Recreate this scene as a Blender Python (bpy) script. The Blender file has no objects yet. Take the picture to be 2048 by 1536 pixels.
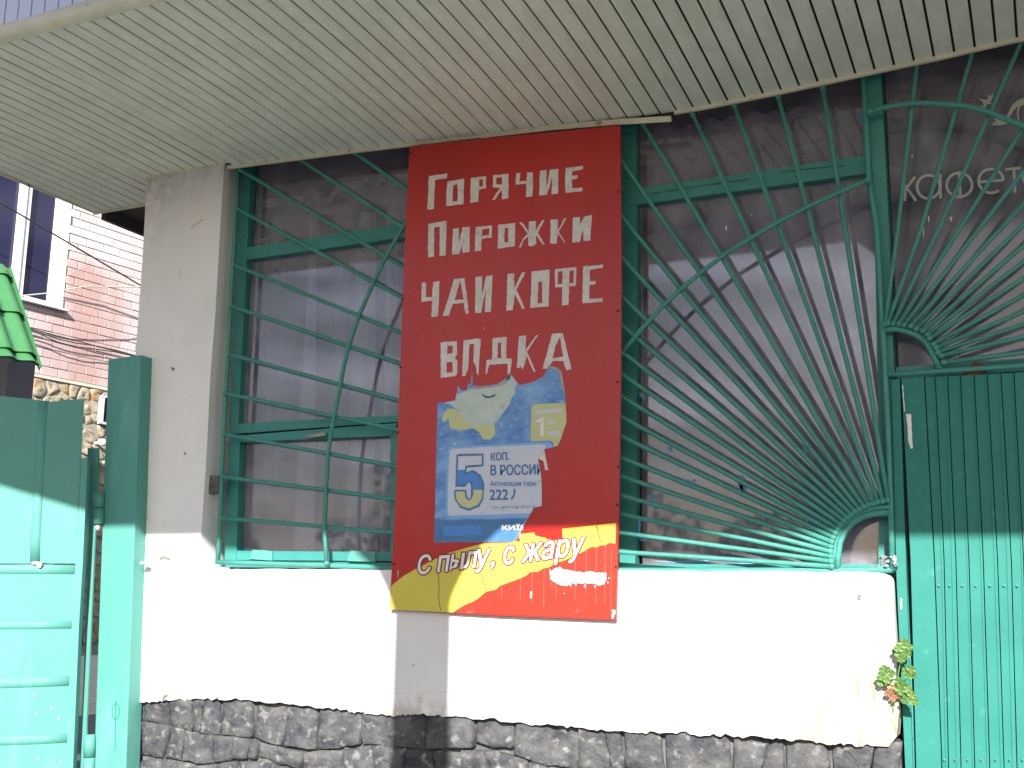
import bpy, math, random
import numpy as np
from mathutils import Vector, Matrix, noise
from mathutils.geometry import tessellate_polygon
random.seed(7)
D = bpy.data; COL = bpy.context.scene.collection
R = math.radians
sc = bpy.context.scene

# ------------------------------------------------------------------ camera
CAM = Vector((0.0, -4.2, 1.6)); FPX = 2268.5
_a, _b, _c = R(25.24), R(10.59), R(.86)
_f = Vector((-math.sin(_a)*math.cos(_b), math.cos(_a)*math.cos(_b), math.sin(_b)))
_r0 = Vector((math.cos(_a), math.sin(_a), 0)); _u0 = _r0.cross(_f)
CR = _r0*math.cos(_c) + _u0*math.sin(_c); CU = -_r0*math.sin(_c) + _u0*math.cos(_c)
cd = D.cameras.new('camera'); cam = D.objects.new('camera', cd); COL.objects.link(cam); sc.camera = cam
m = Matrix((CR, CU, -_f)).transposed().to_4x4(); m.translation = CAM; cam.matrix_world = m
cd.sensor_width = 36; cd.lens = 36*FPX/2048; cd.clip_end = 500; cd.clip_start = .02

# ------------------------------------------------------------------ light
AZ, EL = R(19), R(28.3)
SUN = Vector((math.sin(AZ)*math.cos(EL), -math.cos(AZ)*math.cos(EL), math.sin(EL)))
w = D.worlds.new('World'); sc.world = w; w.use_nodes = True
nt = w.node_tree; nt.nodes.clear()
o_ = nt.nodes.new('ShaderNodeOutputWorld'); bg = nt.nodes.new('ShaderNodeBackground')
sky = nt.nodes.new('ShaderNodeTexSky'); sky.sky_type = 'NISHITA'; sky.sun_disc = False
sky.sun_elevation = EL; sky.sun_rotation = math.atan2(SUN.x, SUN.y); sky.air_density = 1.2; sky.dust_density = 1.5
tc = nt.nodes.new('ShaderNodeTexCoord'); mp = nt.nodes.new('ShaderNodeMapping'); mp.inputs['Scale'].default_value = (2.2, 2.2, 11)
nz = nt.nodes.new('ShaderNodeTexNoise'); nz.inputs['Scale'].default_value = 1.6; nz.inputs['Detail'].default_value = 6
rp = nt.nodes.new('ShaderNodeValToRGB'); rp.color_ramp.elements[0].position = .44; rp.color_ramp.elements[1].position = .62
mx = nt.nodes.new('ShaderNodeMix'); mx.data_type = 'RGBA'; mx.blend_type = 'ADD'
mx.inputs['Factor'].default_value = 1
mu = nt.nodes.new('ShaderNodeMix'); mu.data_type = 'RGBA'; mu.blend_type = 'MULTIPLY'; mu.inputs['Factor'].default_value = 1
mu.inputs['B'].default_value = (6.6, 6.2, 7.7, 1)
L = nt.links.new
L(tc.outputs['Generated'], mp.inputs['Vector']); L(mp.outputs[0], nz.inputs['Vector']); L(nz.outputs['Fac'], rp.inputs[0])
L(rp.outputs[0], mu.inputs['A']); L(sky.outputs[0], mx.inputs['A']); L(mu.outputs['Result'], mx.inputs['B'])
L(mx.outputs['Result'], bg.inputs[0]); L(bg.outputs[0], o_.inputs[0]); bg.inputs[1].default_value = .060
sl = D.lights.new('sun', 'SUN'); sl.energy = 5; sl.angle = R(.37); sl.color = (1, .955, .90)
so = D.objects.new('sun', sl); COL.objects.link(so); so.location = (3, -9, 8)
so.rotation_euler = (-SUN).to_track_quat('-Z', 'Y').to_euler()
sc.view_settings.view_transform = 'Standard'; sc.view_settings.look = 'None'
sc.view_settings.exposure = 1.2; sc.view_settings.gamma = 1; sc.view_settings.use_curve_mapping = False
sc.render.engine = 'CYCLES'
cy = sc.cycles; cy.max_bounces = 10; cy.diffuse_bounces = 5; cy.glossy_bounces = 4; cy.transparent_max_bounces = 16
cy.use_denoising = True; cy.caustics_reflective = False

# ------------------------------------------------------------------ measuring helpers
def ray(px, py): return _f + CR*((px-1024)/FPX) - CU*((py-768)/FPX)
def onY(px, py, Y):
    d = ray(px, py); return CAM + d*((Y-CAM.y)/d.y)
def onZ(px, py, Z):
    d = ray(px, py); return CAM + d*((Z-CAM.z)/d.z)
def hit(px, py, P, n):
    d = ray(px, py); return CAM + d*((P-CAM).dot(n)/d.dot(n))
def depth(px, py, dd): return CAM + ray(px, py)*dd

# ------------------------------------------------------------------ materials
def mat(name, c1, c2=None, rough=.6, scale=6, stretch=(1, 1, 1), bump=0, bscale=60, spec=.5, metal=0, c3=None, s3=25, p3=(.6, .7), contrast=(.35, .65), coat=0):
    m_ = D.materials.new(name); m_.use_nodes = True; n = m_.node_tree; b = n.nodes['Principled BSDF']
    b.inputs['Roughness'].default_value = rough; b.inputs['Metallic'].default_value = metal
    b.inputs['Specular IOR Level'].default_value = spec
    if coat: b.inputs['Coat Weight'].default_value = coat; b.inputs['Coat Roughness'].default_value = .12
    g = n.nodes.new('ShaderNodeNewGeometry'); mp = n.nodes.new('ShaderNodeMapping'); mp.inputs['Scale'].default_value = stretch
    n.links.new(g.outputs['Position'], mp.inputs['Vector'])
    out = None
    if c2 is None: c2 = tuple(x*.85 for x in c1)
    t = n.nodes.new('ShaderNodeTexNoise'); t.inputs['Scale'].default_value = scale; t.inputs['Detail'].default_value = 7; t.inputs['Roughness'].default_value = .6
    n.links.new(mp.outputs[0], t.inputs['Vector'])
    r = n.nodes.new('ShaderNodeValToRGB'); r.color_ramp.elements[0].position = contrast[0]; r.color_ramp.elements[1].position = contrast[1]
    r.color_ramp.elements[0].color = (*c1, 1); r.color_ramp.elements[1].color = (*c2, 1)
    n.links.new(t.outputs['Fac'], r.inputs[0]); out = r.outputs[0]
    if c3 is not None:
        t3 = n.nodes.new('ShaderNodeTexNoise'); t3.inputs['Scale'].default_value = s3; t3.inputs['Detail'].default_value = 5
        n.links.new(mp.outputs[0], t3.inputs['Vector'])
        r3 = n.nodes.new('ShaderNodeMapRange'); r3.inputs['From Min'].default_value = p3[0]; r3.inputs['From Max'].default_value = p3[1]
        n.links.new(t3.outputs['Fac'], r3.inputs['Value'])
        x = n.nodes.new('ShaderNodeMix'); x.data_type = 'RGBA'; x.inputs['B'].default_value = (*c3, 1)
        n.links.new(r3.outputs[0], x.inputs['Factor']); n.links.new(out, x.inputs['A']); out = x.outputs['Result']
    n.links.new(out, b.inputs['Base Color'])
    if bump:
        tb = n.nodes.new('ShaderNodeTexNoise'); tb.inputs['Scale'].default_value = bscale; tb.inputs['Detail'].default_value = 6
        n.links.new(g.outputs['Position'], tb.inputs['Vector'])
        bp = n.nodes.new('ShaderNodeBump'); bp.inputs['Strength'].default_value = bump; bp.inputs['Distance'].default_value = .01
        n.links.new(tb.outputs['Fac'], bp.inputs['Height']); n.links.new(bp.outputs[0], b.inputs['Normal'])
    return m_
def glassmat(name, tint=(.75, .78, .8), dust=.06, refl=.10, grough=.03):
    m_ = D.materials.new(name); m_.use_nodes = True; n = m_.node_tree; n.nodes.clear()
    o = n.nodes.new('ShaderNodeOutputMaterial'); tr = n.nodes.new('ShaderNodeBsdfTransparent'); tr.inputs[0].default_value = (*tint, 1)
    gl = n.nodes.new('ShaderNodeBsdfGlossy'); gl.inputs['Roughness'].default_value = grough
    def mth(op, a, b=None):
        q = n.nodes.new('ShaderNodeMath'); q.operation = op
        for i, v in enumerate((a, b)):
            if v is None: continue
            if isinstance(v, (int, float)): q.inputs[i].default_value = v
            else: n.links.new(v, q.inputs[i])
        return q.outputs[0]
    gg = n.nodes.new('ShaderNodeNewGeometry'); vd = n.nodes.new('ShaderNodeVectorMath'); vd.operation = 'DOT_PRODUCT'
    n.links.new(gg.outputs['Normal'], vd.inputs[0]); n.links.new(gg.outputs['Incoming'], vd.inputs[1])
    ca = mth('ABSOLUTE', vd.outputs['Value']); fr_ = mth('ADD', mth('MULTIPLY', mth('POWER', mth('SUBTRACT', 1.0, ca), 5.0), 1-refl), refl)
    mx = n.nodes.new('ShaderNodeMixShader'); df = n.nodes.new('ShaderNodeBsdfDiffuse'); df.inputs[0].default_value = (.52, .50, .58, 1)
    m2 = n.nodes.new('ShaderNodeMixShader')
    g = n.nodes.new('ShaderNodeNewGeometry'); t = n.nodes.new('ShaderNodeTexNoise'); t.inputs['Scale'].default_value = 9; t.inputs['Detail'].default_value = 6
    mr = n.nodes.new('ShaderNodeMapRange'); mr.inputs['From Min'].default_value = .3; mr.inputs['From Max'].default_value = .75
    mr.inputs['To Min'].default_value = dust*.4; mr.inputs['To Max'].default_value = dust*1.7
    n.links.new(g.outputs['Position'], t.inputs['Vector']); n.links.new(t.outputs['Fac'], mr.inputs['Value'])
    n.links.new(fr_, mx.inputs[0]); n.links.new(tr.outputs[0], mx.inputs[1]); n.links.new(gl.outputs[0], mx.inputs[2])
    n.links.new(mr.outputs[0], m2.inputs[0]); n.links.new(mx.outputs[0], m2.inputs[1]); n.links.new(df.outputs[0], m2.inputs[2])
    n.links.new(m2.outputs[0], o.inputs[0]); return m_
M = dict(
 plaster=mat('plaster', (.80, .79, .78), (.70, .69, .69), .85, 1.6, bump=.25, bscale=45, spec=.2, c3=(.52, .49, .40), s3=6, p3=(.66, .80)),
 stone=mat('grey_stone', (.042, .044, .053), (.118, .118, .118), .8, 11, (1, 1, 1.3), bump=1.0, bscale=45, spec=.2, c3=(.27, .265, .25), s3=24, p3=(.56, .78), contrast=(.36, .66)),
 mortar=mat('grey_mortar', (.07, .07, .08), (.15, .148, .145), .9, 12, bump=.6, spec=.2),
 soffit=mat('soffit_strip', (.79, .835, .70), (.75, .79, .66), .45, 1.2, (1, .4, 1), spec=.4),
 trim=mat('cream_trim', (.72, .70, .54), (.6, .58, .44), .5, 8, c3=(.2, .16, .11), s3=14, p3=(.66, .74)),
 fascia=mat('fascia_strip', (.62, .68, .90), (.58, .64, .85), .45, 2),  # blue cast of the skylight put into the base colour
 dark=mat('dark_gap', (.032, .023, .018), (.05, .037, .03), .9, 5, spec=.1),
 teal=mat('teal_paint', (.030, .205, .168), (.024, .18, .15), .55, 5, bump=.12, bscale=30, spec=.22, c3=(.07, .26, .22), s3=22, p3=(.62, .82)),
 teal2=mat('gate_teal_paint', (.092, .305, .262), (.080, .28, .24), .5, 2.5, (1, 1, .3), bump=.12, bscale=22, spec=.28, c3=(.12, .34, .30), s3=9, p3=(.55, .75)),
 tealg=mat('grille_teal_paint', (.06, .275, .235), (.05, .235, .20), .5, 20, bump=.35, bscale=120, spec=.35, c3=(.10, .27, .20), s3=35, p3=(.60, .72)),
 teald=mat('window_teal_paint', (.04, .25, .22), (.035, .21, .19), .5, 7, bump=.25, bscale=40, c3=(.03, .17, .13), s3=30, p3=(.62, .72)),
 red=mat('red_sign_paint', (.46, .014, .009), (.40, .014, .010), .33, 2.2, bump=.03, bscale=6, spec=.55, c3=(.42, .03, .025), s3=5, p3=(.5, .8)),
 red_lit=mat('sunlit_red_paint', (.60, .028, .012), (.52, .03, .018), .4, 5, c3=(.60, .13, .10), s3=18, p3=(.62, .78)),  # the board's red with its sunlit, overexposed look put into the colour
 tape=mat('white_tape', (.66, .65, .60), (.56, .54, .51), .5, 30, c3=(.45, .42, .38), s3=60, p3=(.62, .72)),
 yellow=mat('yellow_print', (.62, .54, .08), (.58, .49, .065), .4, 4),
 white=mat('white_print', (.75, .74, .74), (.68, .67, .68), .5, 20),
 scrape=mat('scraped_white', (.80, .80, .78), (.7, .7, .68), .8, 60, bump=.5, bscale=180),
 outline=mat('dark_red_print', (.20, .015, .02), (.17, .015, .02), .5, 20),
 pblue=mat('poster_blue', (.06, .19, .50), (.20, .38, .66), .45, 9, (1, 1, 1.6), c3=(.52, .62, .76), s3=42, p3=(.60, .85)),
 pblue2=mat('poster_dark_blue', (.05, .15, .34), (.07, .20, .42), .45, 22),
 pmid=mat('poster_mid_blue', (.07, .25, .62), (.065, .22, .56), .5, 20),
 pcard=mat('poster_card', (.58, .60, .66), (.50, .56, .66), .5, 9, c3=(.36, .42, .52), s3=70, p3=(.66, .72)),
 pglow=mat('poster_glow', (.22, .42, .75), (.18, .38, .72), .5, 9),
 pyel=mat('poster_yellow', (.55, .56, .26), (.50, .52, .27), .5, 14),
 pskin=mat('poster_pale', (.52, .60, .56), (.42, .52, .47), .5, 16, c3=(.34, .43, .38), s3=30, p3=(.6, .75)),
 pdark=mat('poster_dark', (.06, .09, .08), (.1, .13, .12), .6, 20),  # dark tone for the smile line and a tear
 paper=mat('torn_paper', (.45, .42, .36), (.3, .28, .24), .8, 30),
 curtain=None,
 room=mat('dark_room', (.20, .19, .19), (.15, .145, .15), .9, 1.5, spec=.1),
 rail=mat('curtain_rail', (.22, .20, .17), (.16, .14, .12), .7, 4),
 brass=mat('dull_metal', (.35, .33, .28), (.2, .19, .16), .5, 30, metal=.4),
 rust=mat('rust', (.25, .09, .03), (.12, .05, .02), .9, 40),
 pvc=mat('white_pvc', (.72, .72, .76), (.66, .66, .70), .35, 3),
 tile=mat('green_metal_tile', (.055, .20, .075), (.045, .17, .06), .22, 4, spec=.6),
 tilee=mat('dark_tile_edge', (.012, .04, .02), (.02, .05, .03), .6, 6),
 greyp=mat('grey_paint', (.13, .12, .14), (.10, .095, .11), .7, 4),
 cable=mat('black_cable', (.05, .04, .035), (.03, .025, .02), .6, 40),
 cord=mat('white_cord', (.55, .52, .42), (.45, .42, .33), .7, 40),
 leaf=mat('leaf_green', (.085, .175, .04), (.11, .21, .05), .5, 40, c3=(.10, .15, .04), s3=60),
 leafd=mat('dry_leaf', (.30, .15, .09), (.22, .11, .06), .7, 60, c3=(.45, .38, .05), s3=45, p3=(.55, .65)),
 foil=mat('crumpled_foil', (.6, .6, .62), (.4, .4, .42), .3, 40, metal=.5, bump=.5, bscale=90),
 bluep=mat('old_blue_paint', (.16, .34, .50), (.12, .26, .42), .6, 60),
 eave=mat('brown_board', (.055, .045, .035), (.035, .03, .022), .8, 8, (1, .2, 1)),
 asphalt=mat('asphalt', (.10, .098, .095), (.06, .058, .056), .9, 3, bump=.5, bscale=90, spec=.3),
 paving=mat('pale_paving', (.185, .182, .180), (.14, .137, .134), .9, 2, bump=.4, bscale=60, spec=.2),
 foliage=mat('foliage', (.035, .075, .02), (.06, .11, .03), .7, 4),
 bark=mat('bark', (.10, .075, .05), (.05, .04, .03), .9, 12, (1, 1, .3), bump=.6),
 frost=mat('white_glass_lettering', (.42, .45, .42), (.36, .39, .36), .7, 30),
 farwall=mat('dull_far_wall', (.12, .115, .11), (.09, .085, .08), .9, 1),
 glass=glassmat('window_glass', (.88, .87, .93), .16), glassd=glassmat('door_glass', (.62, .63, .66), .20, .07, .08), glassb=mat('neighbour_glass', (.014, .014, .04), (.017, .017, .05), .04, 1, spec=.5),  # neighbour pane: blue sky reflection put into its base colour
)
# neighbour bricks: cream-white with a pink run-off stain under the eave, per-brick tone
def brickmat():
    m_ = D.materials.new('cream_brick'); m_.use_nodes = True; n = m_.node_tree; b = n.nodes['Principled BSDF']; b.inputs['Roughness'].default_value = .85
    g = n.nodes.new('ShaderNodeNewGeometry'); oi = n.nodes.new('ShaderNodeObjectInfo')
    sp = n.nodes.new('ShaderNodeSeparateXYZ'); n.links.new(g.outputs['Position'], sp.inputs[0])
    def math_(op, a, b_): 
        q = n.nodes.new('ShaderNodeMath'); q.operation = op
        for i, v in enumerate((a, b_)):
            if isinstance(v, (int, float)): q.inputs[i].default_value = v
            elif v is not None: n.links.new(v, q.inputs[i])
        return q.outputs[0]
    nz = n.nodes.new('ShaderNodeTexNoise'); nz.inputs['Scale'].default_value = 3; nz.inputs['Detail'].default_value = 6
    mp = n.nodes.new('ShaderNodeMapping'); mp.inputs['Scale'].default_value = (1, 1.4, .45); n.links.new(g.outputs['Position'], mp.inputs[0]); n.links.new(mp.outputs[0], nz.inputs['Vector'])
    # stain centre runs down at y about STY, below z about STZ
    dy = math_('ABSOLUTE', math_('SUBTRACT', sp.outputs['Y'], STY), None)
    f1 = math_('SUBTRACT', 1.0, math_('DIVIDE', dy, .75)); f1 = math_('MAXIMUM', f1, 0)
    f2 = math_('MULTIPLY', math_('SUBTRACT', STZ, sp.outputs['Z']), 3.5); f2 = math_('MINIMUM', math_('MAXIMUM', f2, 0), 1)
    f = math_('MULTIPLY', f1, f2); f = math_('MULTIPLY', f, math_('MULTIPLY', nz.outputs['Fac'], 2.1)); f = math_('MINIMUM', f, .9)
    hb = n.nodes.new('ShaderNodeMix'); hb.data_type = 'RGBA'; hb.inputs['A'].default_value = (.60, .56, .56, 1); hb.inputs['B'].default_value = (.50, .46, .46, 1)
    n.links.new(oi.outputs['Random'], hb.inputs['Factor'])
    x = n.nodes.new('ShaderNodeMix'); x.data_type = 'RGBA'; x.inputs['B'].default_value = (.44, .28, .255, 1)
    n.links.new(f, x.inputs['Factor']); n.links.new(hb.outputs['Result'], x.inputs['A']); n.links.new(x.outputs['Result'], b.inputs['Base Color'])
    tb = n.nodes.new('ShaderNodeTexNoise'); tb.inputs['Scale'].default_value = 60; n.links.new(g.outputs['Position'], tb.inputs['Vector'])
    bp = n.nodes.new('ShaderNodeBump'); bp.inputs['Strength'].default_value = .3; bp.inputs['Distance'].default_value = .01
    n.links.new(tb.outputs['Fac'], bp.inputs['Height']); n.links.new(bp.outputs[0], b.inputs['Normal'])
    return m_
STY, STZ = 3.65, 4.75
def grime(m_, x0, x1, z0, z1, col, scale=(5, 5, 1.6), amt=.8):
    n = m_.node_tree; b = n.nodes['Principled BSDF']; src = b.inputs['Base Color'].links[0].from_socket
    g = n.nodes.new('ShaderNodeNewGeometry'); sp = n.nodes.new('ShaderNodeSeparateXYZ'); n.links.new(g.outputs['Position'], sp.inputs[0])
    def mr(so, a0, a1): q = n.nodes.new('ShaderNodeMapRange'); q.inputs['From Min'].default_value = a0; q.inputs['From Max'].default_value = a1; n.links.new(so, q.inputs['Value']); return q.outputs[0]
    def mul(p, q_): k = n.nodes.new('ShaderNodeMath'); k.operation = 'MULTIPLY'; n.links.new(p, k.inputs[0]); (n.links.new(q_, k.inputs[1]) if not isinstance(q_, float) else setattr(k.inputs[1], 'default_value', q_)); return k.outputs[0]
    mp = n.nodes.new('ShaderNodeMapping'); mp.inputs['Scale'].default_value = scale; n.links.new(g.outputs['Position'], mp.inputs[0])
    t = n.nodes.new('ShaderNodeTexNoise'); t.inputs['Scale'].default_value = 2; t.inputs['Detail'].default_value = 8; t.inputs['Roughness'].default_value = .7; n.links.new(mp.outputs[0], t.inputs['Vector'])
    f = mul(mul(mr(sp.outputs['X'], x0, x1), mr(sp.outputs['Z'], z0, z1)), mul(mr(t.outputs['Fac'], .42, .56), amt))
    x = n.nodes.new('ShaderNodeMix'); x.data_type = 'RGBA'; x.inputs['B'].default_value = (*col, 1)
    n.links.new(f, x.inputs['Factor']); n.links.new(src, x.inputs['A']); n.links.new(x.outputs['Result'], b.inputs['Base Color'])
grime(M['plaster'], -1.15, -.66, 1.66, 1.30, (.25, .215, .14), (5, 5, .9), 1.0)
grime(M['plaster'], -3.70, -3.95, 3.2, 3.66, (.25, .22, .17), (9, 9, 9), .45)
grime(M['plaster'], -9, -8, 1.20, 1.08, (.28, .24, .16), (16, 16, 9), .9)
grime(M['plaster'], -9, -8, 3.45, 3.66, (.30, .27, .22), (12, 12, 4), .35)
grime(M['soffit'], -9, -8, -9, -8, (.30, .25, .17), (8, 3, 3), .16)
def curtainmat(name='lace_curtain', sheer=.62):
    m_ = D.materials.new(name); m_.use_nodes = True; n = m_.node_tree; n.nodes.clear()
    o = n.nodes.new('ShaderNodeOutputMaterial'); d = n.nodes.new('ShaderNodeBsdfDiffuse'); t = n.nodes.new('ShaderNodeBsdfTranslucent'); tr = n.nodes.new('ShaderNodeBsdfTransparent')
    d.inputs[0].default_value = (.66, .64, .71, 1); t.inputs[0].default_value = (.66, .64, .71, 1)
    a = n.nodes.new('ShaderNodeMixShader'); a.inputs[0].default_value = .35; b = n.nodes.new('ShaderNodeMixShader'); b.inputs[0].default_value = sheer
    n.links.new(d.outputs[0], a.inputs[1]); n.links.new(t.outputs[0], a.inputs[2]); n.links.new(a.outputs[0], b.inputs[1]); n.links.new(tr.outputs[0], b.inputs[2])
    n.links.new(b.outputs[0], o.inputs[0]); return m_
M['curtain'] = curtainmat(); M['crackm'] = mat('crack_line', (.22, .21, .19), (.3, .29, .27), .9, 40); M['drip'] = mat('pale_drip', (.56, .14, .10), (.5, .10, .07), .5, 30); M['pleat'] = curtainmat('dense_curtain', .12); M['brick'] = brickmat()
M['ystone'] = mat('yellow_rubble', (.36, .32, .235), (.25, .22, .155), .85, 7, bump=.7, bscale=30, c3=(.34, .20, .07), s3=4, p3=(.56, .7))
M['ymortar'] = mat('rubble_mortar', (.36, .32, .26), (.25, .225, .18), .9, 12, bump=.5)

# ------------------------------------------------------------------ object helpers
def tag(o, label=None, cat=None, group=None, kind=None):
    if label: o['label'] = label
    if cat: o['category'] = cat
    if group: o['group'] = group
    if kind: o['kind'] = kind
    return o
def thing(name, loc, label, cat, group=None):
    e = D.objects.new(name, None); COL.objects.link(e); e.location = loc; e.empty_display_size = .1
    return tag(e, label, cat, group)
def worldloc(o):
    v = Vector(o.location)
    while o.parent: o = o.parent; v += o.location
    return v
def obj(name, V, F, m_, parent=None, smooth=False, **kw):
    me = D.meshes.new(name); off = worldloc(parent) if parent else Vector((0, 0, 0))
    me.from_pydata([tuple(Vector(v)-off) for v in V], [], F); me.materials.append(m_)
    if smooth: me.polygons.foreach_set('use_smooth', [True]*len(me.polygons))
    me.update()
    o = D.objects.new(name, me); COL.objects.link(o)
    if parent: o.parent = parent
    return tag(o, **kw)
class G:
    def __init__(s): s.V = []; s.F = []
    def add(s, V, F):
        n = len(s.V); s.V += [Vector(v) for v in V]; s.F += [tuple(i+n for i in f) for f in F]; return s
    def box(s, a, b):
        (x0, y0, z0), (x1, y1, z1) = a, b
        return s.add([(x0,y0,z0),(x1,y0,z0),(x1,y1,z0),(x0,y1,z0),(x0,y0,z1),(x1,y0,z1),(x1,y1,z1),(x0,y1,z1)],
              [(0,3,2,1),(4,5,6,7),(0,1,5,4),(1,2,6,5),(2,3,7,6),(3,0,4,7)])
    def tube(s, P, r, n=8, cap=True):
        P = [Vector(p) for p in P]; k = len(P); V = []; up = None
        for i, p in enumerate(P):
            t = (P[min(i+1, k-1)]-P[max(i-1, 0)]).normalized()
            if up is None: up = Vector((0, 0, 1)) if abs(t.z) < .9 else Vector((1, 0, 0))
            a = t.cross(up).normalized(); b = a.cross(t).normalized(); up = b
            rr = r[i] if isinstance(r, (list, tuple)) else r
            V += [p + (a*math.cos(2*math.pi*j/n)+b*math.sin(2*math.pi*j/n))*rr for j in range(n)]
        F = [(i*n+j, i*n+(j+1) % n, (i+1)*n+(j+1) % n, (i+1)*n+j) for i in range(k-1) for j in range(n)]
        if cap: F += [tuple(range(n))[::-1], tuple((k-1)*n+j for j in range(n))]
        return s.add(V, F)
    def poly(s, loops, fr, bk=None):
        """loops: 2D loops (first outer, others holes); fr(u,v)->3D front point; bk(u,v)->3D back point"""
        pts = [p for l in loops for p in l]
        tri = tessellate_polygon([[Vector((p[0], p[1], 0)) for p in l] for l in loops])
        A = [fr(*p) for p in pts]; n = len(A)
        def nrm(f): a, b, c = (Vector((*pts[i], 0)) for i in f); return (b-a).cross(c-a).z
        tri = [f if nrm(f) > 0 else f[::-1] for f in tri]
        F = [tuple(f) for f in tri]
        if bk:
            B = [bk(*p) for p in pts]; A = A+B; F += [(f[2]+n, f[1]+n, f[0]+n) for f in tri]
            st = 0
            for l in loops:
                k = len(l)
                for i in range(k): F.append((st+i, st+i+n, st+(i+1) % k+n, st+(i+1) % k))
                st += k
        return s.add(A, F)
    def make(s, name, m_, parent=None, smooth=False, **kw): return obj(name, s.V, s.F, m_, parent, smooth, **kw)
def rough_loop(l, amp, step):
    out = []
    for i, p in enumerate(l):
        q = l[(i+1) % len(l)]; d = math.hypot(q[0]-p[0], q[1]-p[1]); k = max(1, int(d/step))
        for j in range(k):
            t = j/k; a = amp if j else amp*.3
            out.append((p[0]+(q[0]-p[0])*t+random.uniform(-a, a), p[1]+(q[1]-p[1])*t+random.uniform(-a, a)))
    return out
def plate(name, loops, y0, y1, m_, parent, jag=0, step=8, meas=None, **kw):
    """pixel outlines measured on the plane y=meas (default y0), built between y0 and y1"""
    my = y0 if meas is None else meas
    if jag: loops = [rough_loop(l, jag, step) for l in loops]
    L2 = [[(lambda p: (p.x, p.z))(onY(a, b, my)) for a, b in l] for l in loops]
    return G().poly(L2, lambda u, v: Vector((u, y0, v)), (lambda u, v: Vector((u, y1, v))) if y1 is not None else None).make(name, m_, parent, **kw)
def xz(px, py, Y): p = onY(px, py, Y); return (p.x, p.z)
def clip_half(poly, nx, ny, c):
    out = []
    for i, p in enumerate(poly):
        q = poly[(i+1) % len(poly)]; a = p[0]*nx+p[1]*ny-c; b = q[0]*nx+q[1]*ny-c
        if a <= 0: out.append(p)
        if a*b < 0: t = a/(a-b); out.append((p[0]+(q[0]-p[0])*t, p[1]+(q[1]-p[1])*t))
    return out
def voronoi(seeds, poly, ax=1.0):
    cells = []
    for i, s in enumerate(seeds):
        c = list(poly)
        for j, t in enumerate(seeds):
            if i == j: continue
            dx, dy = t[0]-s[0], (t[1]-s[1])*ax*ax
            c = clip_half(c, dx, dy, dx*(s[0]+t[0])/2+dy*(s[1]+t[1])/2)
            if len(c) < 3: break
        cells.append(c)
    return cells
def shrink(c, d):
    cx = sum(p[0] for p in c)/len(c); cy_ = sum(p[1] for p in c)/len(c); out = list(c)
    area = sum(c[i][0]*c[(i+1) % len(c)][1]-c[(i+1) % len(c)][0]*c[i][1] for i in range(len(c)))
    sgn = 1 if area > 0 else -1; base = list(c)
    for i in range(len(base)):
        p, q = base[i], base[(i+1) % len(base)]; ex, ey = q[0]-p[0], q[1]-p[1]; l = math.hypot(ex, ey)
        if l < 1e-6: continue
        nx, ny = sgn*ey/l, -sgn*ex/l
        out = clip_half(out, nx, ny, p[0]*nx+p[1]*ny-d)
        if len(out) < 3: return None
    return out
def stone_mesh(cell, P3, proud, rough=.01, bevel=.012):
    """cell outline -> rounded rough stone: P3(u,v,h) maps to 3D, h = height above the mortar"""
    c = cell
    pts = []
    for i, p in enumerate(c):
        q = c[(i+1) % len(c)]; k = max(1, int(math.hypot(q[0]-p[0], q[1]-p[1])/.035))
        for j in range(k):
            pts.append((p[0]+(q[0]-p[0])*j/k+random.uniform(-1, 1)*.003, p[1]+(q[1]-p[1])*j/k+random.uniform(-1, 1)*.003))
    cx = sum(p[0] for p in pts)/len(pts); cy_ = sum(p[1] for p in pts)/len(pts); n = len(pts); V = []; F = []
    size = max(math.hypot(p[0]-cx, p[1]-cy_) for p in pts); k0 = min(.25, bevel/size)
    tilt = (random.uniform(-.25, .25), random.uniform(-.25, .25))
    for t, h in ((0, -.02), (k0*.25, proud*.55), (k0, proud*.9), (.38, proud), (.7, proud*1.08)):
        for p in pts:
            x, y = p[0]+(cx-p[0])*t, p[1]+(cy_-p[1])*t
            hh = h
            if h > 0: hh += (x-cx)*tilt[0]*.5+(y-cy_)*tilt[1]*.5+noise.noise(Vector((x*14, y*14, proud*90)))*rough*(1 if t > .02 else .3)
            V.append(P3(x, y, hh))
    V.append(P3(cx, cy_, proud*1.08+random.uniform(-1, 1)*rough))
    for r_ in range(4): F += [(r_*n+i, r_*n+(i+1) % n, (r_+1)*n+(i+1) % n, (r_+1)*n+i) for i in range(n)]
    F += [(4*n+i, 4*n+(i+1) % n, 5*n) for i in range(n)]
    return V, F

GY, WY, SY, FY, DY = -.06, -.10, -.125, .01, -.05     # grille, wall face, sign, window frames, door planes
H = 3.633

# ================================================================== ground
obj('ground', [(-60, -70, 0), (60, -70, 0), (60, 40, 0), (-60, 40, 0)], [(0, 1, 2, 3)], M['asphalt'], kind='structure')
G().box((-12, -13, -.1), (12, 0.0, .1)).make('pavement', M['paving'], kind='structure')  # unseen paving, widened to bounce more light onto the soffit

# ================================================================== cafe building
bld = thing('cafe_building', (-2.2, 0, 0), 'white plastered cafe building with rough grey stone base and teal windows under the canopy', 'building')
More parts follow.
